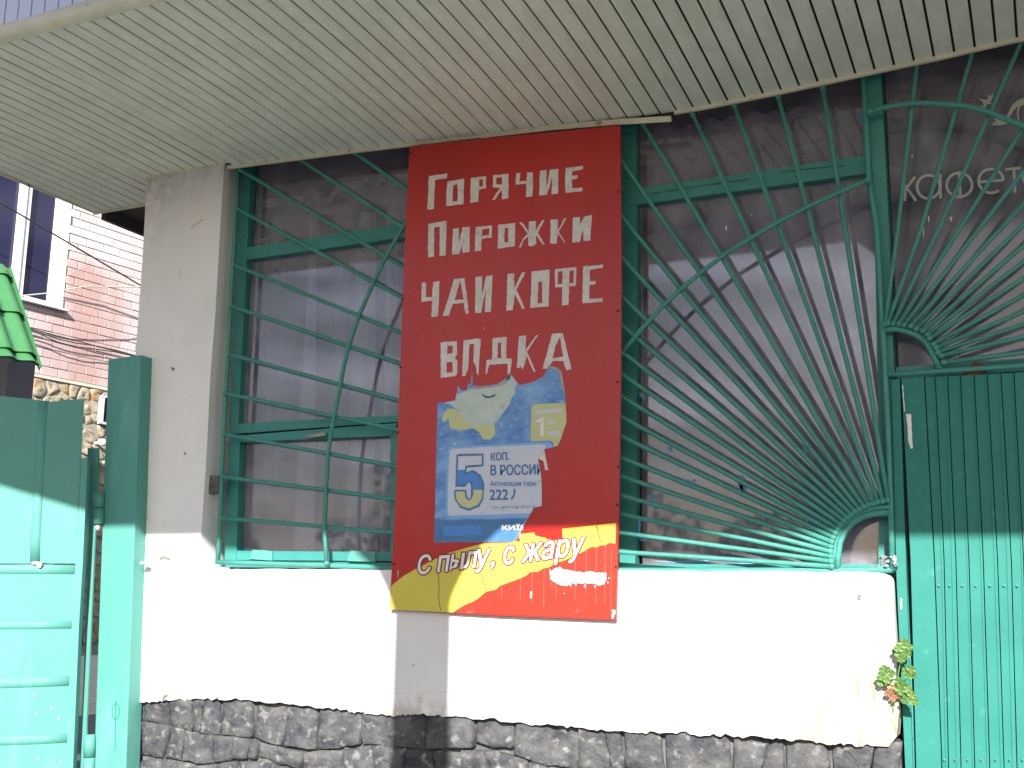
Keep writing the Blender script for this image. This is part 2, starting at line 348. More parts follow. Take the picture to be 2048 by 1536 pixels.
# plaster front: pillar + parapet below the windows, one L-shaped slab with ragged lower edge
low = [(283,1403),(330,1400),(400,1398),(470,1398),(560,1405),(640,1416),(700,1422),(740,1428),(800,1432),(830,1426),(900,1433),(1000,1441),(1080,1449),(1150,1456),(1230,1460),(1300,1463),(1380,1468),(1450,1470),(1530,1476),(1600,1481),(1660,1487),(1710,1492),(1745,1491)]
pz_ = [xz(a, b, WY) for a, b in low]
jl = []
for (a, b), (c, d) in zip(pz_[:-1], pz_[1:]):
    k = 9
    for j in range(k): t = j/k; jl.append((a+(c-a)*t, b+(d-b)*t+random.uniform(-1, 1)*.006+noise.noise(Vector((a*9+t, 0, 0)))*.006))
XR = xz(1784, 1160, WY)[0]; ZT = xz(700, 1139, WY)[1]; XP = -3.482; XL = xz(290, 500, WY)[0]-.012
out = [(XL, jl[0][1])] + jl[1:] + [(XR-.035, 1.125), (XR-.008, 1.16), (XR+.004, 1.24), (XR-.003, 1.34), (XR+.003, 1.45), (XR-.001, 1.56), (XR-.002, ZT-.035), (XR-.010, ZT-.012), (XR-.03, ZT-.004)]
x = XR-.1
while x > XP+.05: out.append((x, ZT+random.uniform(-.002, .002))); x -= .07
out += [(XP+.005, ZT+.003), (XP, ZT+.01), (XP+.002, 2.2), (XP-.006, 2.6), (XP-.001, 2.9), (XP-.007, 3.3), (XP-.004, H+.05), (XL-.015, H+.05), (XL, 3.2), (XL+.004, 2.4), (XL-.003, 1.8)]
G().poly([out], lambda u, v: Vector((u, WY+.004*noise.noise(Vector((u*3, v*3, 0))), v)), lambda u, v: Vector((u, .12, v))).make('plaster_wall', M['plaster'], bld)
G().box((XL+.01, .121, .2), (XL+.25, 4, 3.62)).make('side_wall', M['plaster'], bld)
G().box((XL+.02, WY+.045, 0), (XR-.004, .11, 1.14)).make('mortar_bed', M['mortar'], bld)
# reveal patch of exposed block
plate('reveal_patch', [[(411,952),(436,951),(437,985),(412,989)]], WY+.03, WY+.06, M['mortar'], bld, jag=1, meas=WY+.03)
for P_ in ([(316,1108),(322,1113),(330,1111),(342,1116),(341,1120),(328,1117),(320,1120),(321,1114)], [(325,1397),(328,1390),(336,1387),(337,1391),(331,1394),(328,1401)], [(343,734),(350,737),(347,742),(344,738)], [(369,903),(373,907),(370,911)], [(434,1392),(437,1392),(437,1397),(434,1397)], [(1715,1190),(1724,1188),(1722,1200),(1716,1197)], [(826,1328),(829,1328),(828,1332)]):
    plate('dark_mark', [P_], WY-.0062, WY-.005, M['rail'], bld, jag=.5, step=3, meas=WY)
def wcrack(P_, wd=.7):
    t = []
    for a, b in zip(P_[:-1], P_[1:]):
        for k in range(5): t.append((a[0]+(b[0]-a[0])*k/5+random.uniform(-.5, .5), a[1]+(b[1]-a[1])*k/5+random.uniform(-.5, .5)))
    t.append(P_[-1]); plate('crack', [t+[(a+wd*.5, b+wd) for a, b in reversed(t)]], WY-.0056, WY-.005, M['crackm'], bld, meas=WY)
wcrack([(383,457),(390,450),(398,446),(407,438)]); wcrack([(1241,1380),(1238,1402),(1233,1428)]); wcrack([(362,540),(360,548),(363,560)]); wcrack([(640,1230),(646,1252),(641,1270)], .5); wcrack([(1500,1160),(1508,1190),(1504,1220),(1512,1240)], .5)
# base stones
def baseP(u, v, h): return Vector((u, WY+.035-h, v))
rows = [(1.14, .985), (.985, .86), (.86, .70), (.70, .50), (.50, .28), (.28, .0)]
for ri, (zt, zb) in enumerate(rows):
    x = XL+.02
    while x < XR-.02:
        wd = random.uniform(.13, .30); x1 = min(x+wd, XR-.01)
        if XR-.01-x1 < .08: x1 = XR-.01
        def zl(u, z): return z+.022*math.sin(u*4.1+z*17)+.012*math.sin(u*11+z*5) if 0 < z < 1.1 else z
        def topz(u):
            if ri: return 99
            i = np.interp(u, [p[0] for p in pz_], [p[1] for p in pz_]); return i+.02
        sk = random.uniform(-.02, .02)
        c = [(x, zl(x, zb)), ((x+x1)/2, zl((x+x1)/2, zb)+random.uniform(-.008, .008)), (x1, zl(x1, zb)), (x1+sk, min(zl(x1, zt), topz(x1))), ((x+x1)/2, min(zl((x+x1)/2, zt), topz((x+x1)/2))), (x, min(zl(x, zt), topz(x)))]
        pieces = [c]
        if random.random() < .45:
            mxx = (x+x1)/2+random.uniform(-.03, .03); s1 = random.uniform(-.5, .5)
            pieces = [clip_half(c, 1, s1, mxx+s1*(zt+zb)/2), clip_half(c, -1, -s1, -(mxx+s1*(zt+zb)/2))]
        for pc in pieces:
            if len(pc) < 3: continue
            q = shrink(pc, .0012)
            if q and len(q) > 2:
                V, F = stone_mesh(q, baseP, random.uniform(.007, .019), .016, .012)
                obj('stone', V, F, M['stone'], bld, True)
        x = x1
# pier between the two windows, head above them, interior
G().box((-2.43, FY+.062, ZT-.03), (-1.47, .12, 3.75)).make('window_pier', M['plaster'], bld)
G().box((-3.48, FY+.002, 3.72), (-.44, .12, 3.95)).make('window_head', M['plaster'], bld)
G().box((-.438, .01, 3.72), (1.3, .12, 3.95)).make('door_head', M['plaster'], bld)
g = G(); g.box((-3.47, 2.2, .0), (1.3, 2.25, 3.9)); g.box((-3.52, .13, 0), (-3.47, 2.25, 3.9)); g.box((1.3, .13, 0), (1.35, 2.25, 3.9)); g.box((-3.47, .13, 3.8), (1.3, 2.2, 3.85)); g.box((-3.47, .13, .9), (1.3, 2.2, .95))
g.make('interior_wall', M['room'], bld)
G().box((-3.46, .15, 3.40), (-.5, .19, 3.45)).make('curtain_rail', M['rail'], bld)
G().box((-4.56, .23, 3.665), (-4.0, 4, 3.72)).make('eave_board', M['eave'], bld)
G().box((-4.60, .23, 3.60), (-4.57, 4, 3.72)).make('eave_edge', M['eave'], bld)

def members(par, lst, name='frame', m_=None, y0=FY, y1=FY+.05):
    for i, pl in enumerate(lst):
        plate(name, [pl], y0+.0007*i, y1+.0007*i, m_ or M['teald'], par)
# ---- left window
lw = D.objects.new('window', None); COL.objects.link(lw); lw.parent = bld; lw['label'] = 'teal framed window on the left with a lower opening sash'
members(lw, [
 [(486,300),(502,300),(494,500),(476,860),(459,862),(474,500)],                 # left stile
 [(494,495),(812,446),(812,474),(494,519)],                                      # upper transom
 [(462,848),(815,829),(815,842),(462,868)],                                      # lower transom
 [(440,1121),(815,1126),(815,1137),(438,1134)],                                  # bottom rail
])
sa = [[(460,871),(480,870),(472,1120),(447,1121)], [(480,871),(795,846),(782,871),(480,884)], [(781,872),(800,848),(794,1122),(780,1123)], [(472,1101),(781,1104),(781,1122),(472,1120)]]
members(lw, sa, 'sash', y0=FY-.012, y1=FY+.03)
plate('hinge', [[(506,1099),(546,1102),(546,1121),(500,1118)]], FY-.017, FY-.011, M['teal2'], lw, jag=.6, step=6, meas=FY-.012)
plate('hinge', [[(702,1102),(752,1103),(752,1124),(696,1122)]], FY-.017, FY-.011, M['teal2'], lw, jag=.6, step=6, meas=FY-.012)
plate('latch', [[(611,869),(652,865),(652,871),(611,876)]], FY-.035, FY-.022, M['brass'], lw)
G().box((-3.40, .045, 1.70), (-2.36, .049, 3.75)).make('pane', M['glass'], lw)
# ---- right window
rw = D.objects.new('window', None); COL.objects.link(rw); rw.parent = bld; rw['label'] = 'large teal framed window on the right with a single deep lower pane'
members(rw, [
 [(1232,220),(1272,220),(1274,700),(1270,1140),(1232,1140)],
 [(1270,378),(1738,310),(1738,346),(1270,410)],
 [(1722,140),(1745,140),(1770,500),(1780,860),(1778,1140),(1757,1140),(1757,860),(1750,500)],
 [(1232,1128),(1790,1128),(1790,1144),(1232,1144)],
])
def crack(x0, y0, x1, y1, par, yy, name='crack', wd=1.4, m_=None, n=14):
    t = [(x0+(x1-x0)*i/n, y0+(y1-y0)*i/n+random.uniform(-1, 1)*.9) for i in range(n+1)]
    lp = t + [(a, b+wd*random.uniform(.3, 1)) for a, b in reversed(t)]
    plate(name, [lp], yy, yy-.0006, m_ or M['dark'], par, meas=yy)
crack(1300, 387, 1500, 357, rw, FY-.001); crack(1560, 344, 1690, 330, rw, FY-.001)
G().box((-1.43, .045, 1.70), (-.47, .049, 3.75)).make('pane', M['glass'], rw)
def flecks(par, pts, yy, m_):
    for (a, b, c, d) in pts:
        plate('paint_fleck', [[(a, b), (a+c, b+random.uniform(-1, 1)), (a+c*.9, b+d), (a+c*.3, b+d*.8)]], yy, yy-.0008, m_, par, jag=min(c, d)*.22, step=3, meas=yy)
flecks(rw, [(1279,785,12,16),(1272,800,4,90),(1273,1040,9,40),(1274,1078,28,5),(1300,990,14,30),(1476,962,18,26),(1478,950,10,40),(1604,890,14,16),(1620,1056,14,10),(1352,960,40,12),(1716,232,9,14),(1729,370,6,14),(1300,1122,120,4),(1460,1126,100,4),(1690,1128,50,5),(1335,894,9,9)], .0445, M['bluep'])
flecks(lw, [(519,478,14,3),(762,481,22,4),(518,516,12,3),(673,876,20,3),(470,990,4,30),(472,1096,34,5),(779,905,4,14),(772,950,5,6),(548,890,2,6),(662,1081,3,9)], .0445, M['bluep'])
flecks(rw, [(1450,452,4,9),(1502,428,2,5),(1322,610,1,5),(1612,1040,2,3)], .0445, M['white'])

# ---- door
dr = D.objects.new('door', None); COL.objects.link(dr); dr.parent = bld; dr['label'] = 'teal plank door with a glazed fanlight and frosted lettering'
def down(px0, py0, px1, py1, Y, z=.1):
    a, b = onY(px0, py0, Y), onY(px1, py1, Y); t = (z-a.z)/(b.z-a.z); return a.x+(b.x-a.x)*t
ty = lambda x_: 757-(x_-1802)*.05
# main post from canopy to ground
a1 = [xz(x_, y_, -.03) for x_, y_ in ((1727,140),(1754,460),(1770,860),(1784,1146))]
b1 = [xz(x_, y_, -.03) for x_, y_ in ((1761,140),(1778,460),(1787,733))]
lp = [(a1[0][0], 3.72)]+[(b1[0][0], 3.72)]+b1+[(-.447, 2.37), (-.45, 1.2), (-.455, .1), (XR+.006, .1), (XR+.006, 1.7)]+a1[::-1][:-1]
G().poly([lp], lambda u, v: Vector((u, -.03, v)), lambda u, v: Vector((u, .10, v))).make('door_post', M['teald'], dr)
lp = [(XR+.008, .1), (down(1820.6,1120,1832,1536,DY)-.004, .1), (xz(1801,757,DY)[0]-.002, xz(1801,757,DY)[1]), (xz(1783,760,DY)[0], xz(1783,760,DY)[1]), (XR+.010, 1.7)]
G().poly([lp], lambda u, v: Vector((u, DY-.002, v)), lambda u, v: Vector((u, -.031, v))).make('door_jamb', M['teal'], dr)
tx = [1802,1849,1870,1895,1921,1948,1974,2001.6,2027.6]; mxx_ = [1820.6,1868.8,1888,1911.7,1937.8,1966.4,1995,2022.5,2047]
bx = [1832,1884,1897,1922,1949.5,1979.4,2008,2034,2058]
for i in range(14):
    if i < 8:
        tl, tr_ = xz(tx[i], ty(tx[i]), DY), xz(tx[i+1], ty(tx[i+1]), DY); ml, mr_ = xz(mxx_[i], 1120, DY), xz(mxx_[i+1], 1120, DY)
        bl, br = down(mxx_[i], 1120, bx[i], 1536, DY), down(mxx_[i+1], 1120, bx[i+1], 1536, DY); last = (tr_, mr_, br)
    else:
        dx = .052; tl, ml, bl = last; tr_, mr_, br = (tl[0]+dx, tl[1]), (ml[0]+dx, ml[1]), bl+dx; last = (tr_, mr_, br)
    g_ = .0018; w0 = random.uniform(-.0015, .0015); ld = random.uniform(.002, .006)
    yy = DY+w0+(.0 if i else -.006)
    def P(u, v, k=0): return Vector((u, yy+k, v))
    c = [(bl+g_, .1), (br-g_, .1), (mr_[0]-g_, mr_[1]), (tr_[0]-g_, tr_[1]), (tl[0]+g_, tl[1]), (ml[0]+g_, ml[1])]
    gg = G(); gg.poly([c], lambda u, v: P(u, v), lambda u, v: P(u, v, .02))
    if i:  # rebated lip on the right edge of each board
        c2 = [(br-g_-ld*2, .1), (br-g_+.0006, .1), (mr_[0]-g_+.0006, mr_[1]), (tr_[0]-g_+.0006, tr_[1]), (tr_[0]-g_-ld, tr_[1]), (mr_[0]-g_-ld*2, mr_[1])]
        gg.poly([c2], lambda u, v: P(u, v, -.0035), lambda u, v: P(u, v, 0.0))
    gg.make('plank', M['teal'], dr)
G().box((-.44, DY+.03, .1), (.36, DY+.035, 2.38)).make('door_backing', M['dark'], dr)
for py in (1171, 1519):
    for i in range(1, 8):
        p = onY((mxx_[i]+mxx_[i+1])/2+(0 if py < 1300 else 11), py, DY-.004)
        G().tube([p, p+Vector((0, -.004, 0))], .004, 8).make('screw', M['teald'], dr)
plate('white_patch', [[(1812,828),(1822,828),(1824,862),(1826,897),(1821,897),(1816,880),(1815,850)]], DY-.0095, DY-.0085, M['white'], dr, jag=.5, step=5, meas=DY-.009)
plate('white_patch', [[(1804,770),(1806,770),(1810,822),(1808,824)]], DY-.0095, DY-.0085, M['white'], dr, jag=.4, step=5, meas=DY-.009)
plate('white_patch', [[(1800,1196),(1804,1198),(1804,1219),(1801,1220)]], DY-.0085, DY-.0035, M['white'], dr, jag=.5, step=4, meas=DY-.006)
plate('rust_patch', [[(1930,738),(1950,724),(1968,728),(1980,740),(1950,750),(1925,748)]], -.045, -.035, M['rust'], dr, jag=1, step=4, meas=-.045)
G().box((-.455, .0, 2.385), (.36, .03, 2.43)).make('door_transom', M['teald'], dr)
G().box((-.448, .035, 2.43), (.36, .039, 3.75)).make('pane', M['glassd'], dr)
G().box((-.4, .06, 3.42), (.36, .09, 3.62)).make('roller_box', M['rail'], dr)
# frosted lettering on the fanlight glass: strokes
LY = .033
def stroke(g, P, wd, k=[0]):
    """flat ribbon along pixel points"""
    k[0] += 1; y = LY-.0004*(k[0] % 5)
    L_, R_ = [], []
    for i, p in enumerate(P):
        a = P[max(i-1, 0)]; b = P[min(i+1, len(P)-1)]; dx, dy = b[0]-a[0], b[1]-a[1]; l = math.hypot(dx, dy) or 1
        nx, ny = -dy/l*wd/2, dx/l*wd/2; L_.append(onY(p[0]+nx, p[1]+ny, y)); R_.append(onY(p[0]-nx, p[1]-ny, y))
    n = len(P); g.add(L_+R_, [(i, i+1, n+i+1, n+i) for i in range(n-1)])
c3 = lambda a, b: (1650+a/3.84, 60+b/3.84)
def arc(cx_, cy__, rx, ry, a0, a1, n=22): return [c3(cx_+rx*math.cos(R(a0+(a1-a0)*i/n)), cy__-ry*math.sin(R(a0+(a1-a0)*i/n))) for i in range(n+1)]
W5 = 5.6
letters = {
 'к': [[c3(612,1312), c3(618,1190)], [c3(692,1128), c3(628,1212), c3(700,1312)]],
 'а': [arc(795,1205,88,90,0,360), [c3(885,1105), c3(888,1296)]],
 'ф': [arc(1032,1190,98,92,0,360), [c3(1028,1085), c3(1040,1292)]],
 'е': [[c3(1178,1168), c3(1372,1152)], arc(1275,1160,96,92,5,310)],
 'т': [[c3(1385,1072), c3(1505,1060)], [c3(1452,1066), c3(1460,1250)]],
 'е.': [[c3(1520,1125), c3(1700,1108)], arc(1612,1118,96,92,5,310)],
}
for ch, ss in letters.items():
    g = G()
    for s_ in ss: stroke(g, s_, W5)
    g.make('frosted_letter', M['frost'], dr)
c5 = lambda a, b: (1648+a/5.12, b/5.12)
plate('frosted_emblem', [[c5(*p) for p in ((1610,1115),(1595,1085),(1640,1085),(1625,1045),(1578,1012),(1640,1020),(1675,1022),(1680,1000),(1650,968),(1690,990),(1690,950),(1705,985),(1725,942),(1728,975),(1748,965),(1718,1020),(1705,1050),(1720,1065),(1675,1065),(1655,1100),(1640,1150))]], LY-.0008, None, M['frost'], dr, meas=LY)
plate('frosted_emblem', [[c5(*p) for p in ((1708,1285),(1765,1235),(1722,1190),(1790,1188),(1850,1205),(1885,1165),(1930,1075),(1985,1025),(2060,998),(2060,1062),(2010,1095),(1990,1150),(1998,1225),(2016,1240),(1985,1230),(1975,1150),(1990,1085),(1945,1130),(1900,1200),(1880,1270),(1800,1285))]], LY-.0008, None, M['frost'], dr, meas=LY)
flecks(dr, [(1856,432,3,14),(1846,456,2,22),(1900,434,5,10),(1823,310,3,5)], LY, M['white'])

# ================================================================== canopy
cn = thing('canopy', (-2.5, -.7, H), 'canopy with pale green-grey ribbed soffit strips over the cafe front', 'canopy')
bk = [(-4.75,.213,H),(-4.062,.185,H)]
BY = -.086
bk2 = [(lambda p: (p.x, BY, p.z))(onY(a, b, BY)) for a, b in ((468,331),(718,299),(829,286),(1157,248),(1239,238),(1346,224),(1417,212),(1569,181),(1725,147),(1891,111),(2028,79),(2300,15))]
bk2.append((1.6, BY, bk2[-1][2]))
def back(x):
    if x < XL-.012: return (.2, H)
    if x < -3.478: return (WY-.002, H)
    return (float(np.interp(x, [p[0] for p in bk2], [p[1] for p in bk2])), float(np.interp(x, [p[0] for p in bk2], [p[2] for p in bk2])))
YF = -1.425; PITCH = .0692
x = -4.618; k = 0
while x < 1.3:
    yb, zb = back(x+.03); n = 6; V = []; wv = random.uniform(-.0008, .0008)
    for i in range(n+1):
        t = i/n; y = YF+(yb-YF)*t; z = H+(zb-H)*t + .012*math.sin(math.pi*t) + wv
        # profile: lip, flat face, folded edge
        prof = [(0, .007), (.001, .001), (.003, 0), (PITCH-.018, 0), (PITCH-.0170, .0010), (PITCH-.0080, .0006), (PITCH-.0076, .007)]
        V += [(x+a, y, z+b) for a, b in prof]
    q = 7; F = [(i*q+j, (i+1)*q+j, (i+1)*q+j+1, i*q+j+1) for i in range(n) for j in range(q-1)]
    obj('soffit_strip', V, F, M['soffit'], cn)
    x += PITCH
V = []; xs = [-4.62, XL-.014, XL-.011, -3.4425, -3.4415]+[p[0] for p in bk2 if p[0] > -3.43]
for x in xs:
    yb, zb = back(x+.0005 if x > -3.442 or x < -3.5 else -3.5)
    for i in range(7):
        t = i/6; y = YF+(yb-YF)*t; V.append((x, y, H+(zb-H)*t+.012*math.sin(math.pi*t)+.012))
obj('backing', V, [(i*7+j, i*7+j+1, (i+1)*7+j+1, (i+1)*7+j) for i in range(len(xs)-1) for j in range(6)], M['dark'], cn)  # dark colour stands in for the shade inside the strip gaps
# back trims
def trim(name, P, wd, hh, m_):
    g = G(); n = len(P); V = []
    for p in P:
        p = Vector(p); V += [p+Vector((0, -wd, -hh)), p+Vector((0, 0, -hh)), p+Vector((0, 0, .004)), p+Vector((0, -wd, .004))]
    F = [(i*4+j, (i+1)*4+j, (i+1)*4+(j+1) % 4, i*4+(j+1) % 4) for i in range(n-1) for j in range(4)]+[(0, 1, 2, 3), tuple((n-1)*4+j for j in (3, 2, 1, 0))]
    g.add(V, F); return g.make(name, m_, cn)
trim('back_trim', [(-4.62, .2, H), (XL-.012, .2, H)], .012, .012, M['trim'])
trim('back_trim', [(XL-.012, WY-.001, H), (-3.478, WY-.001, H)], .010, .010, M['trim'])
P = [(x_, back(x_)[0]+.004, back(x_)[1]-.002) for x_ in (-3.475, -2.79, -2.5, -2.1, -1.75)]
sag = [(onY(1239,244,BY).x, BY, onY(1239,244,BY).z), (onY(1344,238,BY).x, BY, onY(1344,238,BY).z)]
trim('loose_trim', P+sag, .012, .012, M['trim']); trim('loose_trim', [(p[0], p[1]-.014, p[2]+.002) for p in (P+sag)[3:]], .004, .020, M['trim'])
trim('back_trim', [(x_, back(x_)[0]+.006, back(x_)[1]-.001) for x_ in (onY(1349,224,BY).x, -1.13, -.82, -.53, -.235, 0, 1.35)], .014, .011, M['trim'])
# front: rounded edge and upright fascia strips
g = G(); V = []
prof = [(YF+.01, H-.004), (YF-.004, H-.012), (YF-.022, H-.012), (YF-.036, H-.002), (YF-.040, H+.016), (YF-.036, H+.034), (YF-.024, H+.048), (YF-.020, H+.060), (YF+.01, H+.06)]
for x in (-4.62, 1.4): V += [(x, a, b) for a, b in prof]
n = len(prof); g.add(V, [(j, j+1, n+j+1, n+j) for j in range(n-1)]+[tuple(range(n))[::-1], tuple(range(n, 2*n))]).make('edge_trim', M['trim'], cn, True)
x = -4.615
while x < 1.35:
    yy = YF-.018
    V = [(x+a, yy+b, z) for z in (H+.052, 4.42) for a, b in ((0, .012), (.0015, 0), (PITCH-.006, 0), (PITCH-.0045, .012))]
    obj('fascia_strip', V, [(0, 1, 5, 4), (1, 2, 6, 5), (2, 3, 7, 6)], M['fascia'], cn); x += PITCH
G().box((-4.61, YF-.006, H+.03), (1.39, YF+.01, 4.42)).make('fascia_backing', M['dark'], cn)
V = [(-4.62, YF, H+.01), (-4.62, .2, H+.01), (-4.62, .2, H+.05), (-4.62, YF, H+.05)]
g = G().box((-4.624, YF, H-.004), (-4.618, .2, H+.08)); g.make('end_trim', M['trim'], cn)
G().box((-4.62, YF+.02, H+.09), (1.39, .0, 4.40)).make('canopy_core', M['eave'], cn)

# ================================================================== porch roof further out, on a column (its shade falls across the front)
pr = thing('porch_roof', (-.8, -4.45, 0), 'outer porch roof on a square column with curved brackets in front of the cafe', 'porch roof')
SC = 4.4; BE = 1.846+.57*SC; YO = -.1-SC
PX0 = -3.7
g = G(); g.box((PX0, YO, BE), (3.4, YO+.14, BE+.22)); g.make('beam', M['plaster'], pr)
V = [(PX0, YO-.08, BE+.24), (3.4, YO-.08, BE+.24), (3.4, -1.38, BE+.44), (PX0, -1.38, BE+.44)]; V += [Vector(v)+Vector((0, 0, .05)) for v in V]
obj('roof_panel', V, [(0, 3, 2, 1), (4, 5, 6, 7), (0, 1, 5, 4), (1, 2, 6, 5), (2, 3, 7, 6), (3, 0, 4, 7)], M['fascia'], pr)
cxp = -2.325+math.tan(AZ)*(SC-.05); hw = .115
G().box((cxp-hw, YO+.02, .1), (cxp+hw, YO+.12, BE)).make('column', M['plaster'], pr)
def brk(s):
    pts = [(0, 0), (.02, .05), (.055, .12), (.10, .19), (.165, .27), (.235, .325), (.27, .36)]
    lp = [(s*(hw-.002), BE-.36)]+[(s*(hw+a), BE-.36+b) for a, b in pts]+[(s*(hw-.002), BE)]
    if s < 0: lp = lp[::-1]
    G().poly([lp], lambda u, v: Vector((cxp+u, YO+.035, v)), lambda u, v: Vector((cxp+u, YO+.105, v))).make('bracket', M['plaster'], pr)
brk(1); brk(-1)

# ================================================================== window grille
gr = thing('window_grille', (-2, GY, 1.7), 'teal sunburst security grille across both windows behind the red sign', 'grille')
RR = .0088
def rod(P, name, par, r=RR, yoff=0, m_=None):
    Q = [onY(a, b, GY+yoff) for a, b in P]; W_ = [Q[0]]
    for a, b in zip(Q[:-1], Q[1:]):
        k = max(1, int((b-a).length/.16))
        for i in range(1, k+1):
            p = a+(b-a)*(i/k)
            if i < k: p = p+Vector((random.uniform(-1, 1), random.uniform(-1, 1)*.6, random.uniform(-1, 1)))*.0008
            W_.append(p)
    g = G().tube(W_, [r*random.uniform(.96, 1.04) for _ in W_], 8)
    if name in ('rod', 'arc_bar'):       # weld bead at the joint
        for e, d in ((W_[-1], (W_[-2]-W_[-1]).normalized()), (W_[0], (W_[1]-W_[0]).normalized())):
            g.tube([e-d*.004, e+d*.003, e+d*.012, e+d*.016], [r*.8, r*1.35, r*1.3, r*.9], 8)
    return g.make(name, m_ or M['tealg'], par, True)
frs = [[(477,320),(466,529),(456,708),(447,868),(441,1035),(435,1128)], [(435,1124),(560,1128),(783,1135.5),(1000,1138.5),(1241,1140.5),(1500,1141),(1785,1140)], [(1726,140),(1738,360),(1754,460),(1768,700),(1776,860),(1781,1000),(1785,1142)]]
for f_ in frs: rod(f_, 'frame_bar', gr, .0105)
left = [((710.6,306),(811.6,376.7),702),((599,318),(804,453),747),((479,339),(804,532),792),((476,418),(804,595),833),((466,529),(800,665),872),((460,611),(800,727),915),((456,708),(795.5,800),952),((448,786),(794,859),991),((448,868),(790,932),1028),((444,953),(787,998),1065),((441,1035),(787,1065),1104)]
ringo = [(1667,1133),(1664,1108),(1667,1084),(1678,1060),(1694,1040),(1712,1026),(1734,1015),(1756,1008),(1776,1004)]
def ringpt(t):
    d = [0]
    for a, b in zip(ringo[:-1], ringo[1:]): d.append(d[-1]+math.hypot(b[0]-a[0], b[1]-a[1]))
    s = t*d[-1]; return (float(np.interp(s, d, [p[0] for p in ringo])), float(np.interp(s, d, [p[1] for p in ringo])))
starts = [None]*21
ups = [(1241,648),(1241,591),(1241,513),(1241,430),(1241,320),(1286,248),(1384,226),(1468,209),(1556,192),(1645,173)]
for i in range(11):   # from bottom rod upward
    a, b, yr = left[10-i]; rod([a, b, (1241, yr), ringpt(i/20)], 'rod', gr, yoff=-.014 if i % 2 else -.012)
for j, p in enumerate(ups):
    i = 11+j; rp_ = ringpt(i/20)
    if j < 5:   # runs on behind the sign to the top
        d = (p[0]-rp_[0], p[1]-rp_[1]); t = {0: .95, 1: .95, 2: .75, 3: .45, 4: .14}[j]
        q = (p[0]+d[0]*t, p[1]+d[1]*t)
        if j == 0: q = (715, 309+3)
        if j in (0,): q = (900, 330)
        if j == 1: q = (925, 330)
        if j == 2: q = (1010, 310)
        if j == 3: q = (1110, 300)
        if j == 4: q = (1212, 275)
        rod([q, p, rp_], 'rod', gr, yoff=-.013)
    else:
        rod([p, rp_], 'rod', gr, yoff=-.013 if i % 2 else -.011)
rod([(1674,1138),(1676,1110),(1680,1084),(1690,1062),(1706,1044),(1726,1033),(1748,1027),(1781,1026)], 'inner_ring', gr, .012)
rod([(1668,1138),(1668,1108),(1672,1080),(1684,1056),(1702,1036),(1724,1023),(1748,1016),(1779,1014)], 'inner_ring', gr, .010)
rod([(1241,709),(1285,656),(1327,611),(1363,577),(1405,543),(1450,508),(1499,478),(1555,445),(1610,416),(1675,386),(1739,359)], 'arc_bar', gr, .0095, -.029)
rod([(812,445),(805.6,455.8),(775,508),(748.6,561),(719,628.6),(699,687),(688.6,728),(675,800),(664,855),(656,906),(652,982),(649,1055),(653.4,1130)], 'arc_bar', gr, .0095, -.029)
plate('weld_plate', [[(790,445),(803,448),(806,456),(795,455)]], GY-.02, GY-.005, M['teald'], gr)
# door fan grille
dg = thing('door_grille', (0, GY, 2.4), 'teal sunburst grille over the fanlight of the plank door', 'grille')
def ext(P, t): (a, b), (c, d) = P[0], P[1]; return [(a+(a-c)*t, b+(b-d)*t)]+P[1:]
drods = [([(1833.6,135.5),(1796,460),(1770,652)], .1), ([(1943,112),(1841.4,460),(1775,650)], .1), ([(2040.6,88.6),(1876.6,460),(1785.4,650)], .1), ([(2048,253),(1918,460),(1796,651)], .8), ([(2048,341),(1957,460),(1806,653)], 1.5), ([(1999,460),(1819,655)], 1), ([(2035.5,460),(1830,660.5)], 1), ([(2048,491),(1843,664)], 1), ([(2048,522.5),(1853,671)], 1), ([(2048,556),(1856,679)], 1), ([(2048,590),(1863.5,690.5)], 1), ([(2048,623),(1869,697)], 1), ([(2048,649),(1871.5,706)], 1), ([(2048,673.6),(1879,712)], 1), ([(2048,705),(1884,725)], 1)]
for i, (P, t) in enumerate(drods): rod(ext(P, t), 'rod', dg, .0078, -.012-(i % 2)*.002)
rod([(2230,723),(2048,731),(1884,742),(1768,750)], 'frame_bar', dg, .0095)
rod([(1767,660),(1790,657),(1806,660),(1832,669),(1853,684.5),(1866,708),(1880,738)], 'inner_ring', dg, .012)
rod([(1736,224),(1765,216),(1796,210),(1833,206),(1871,207),(1923,211),(1960,219),(1988.5,229),(2048,253),(2110,287),(2170,335),(2215,395)], 'arc_bar', dg, .0105, -.03)

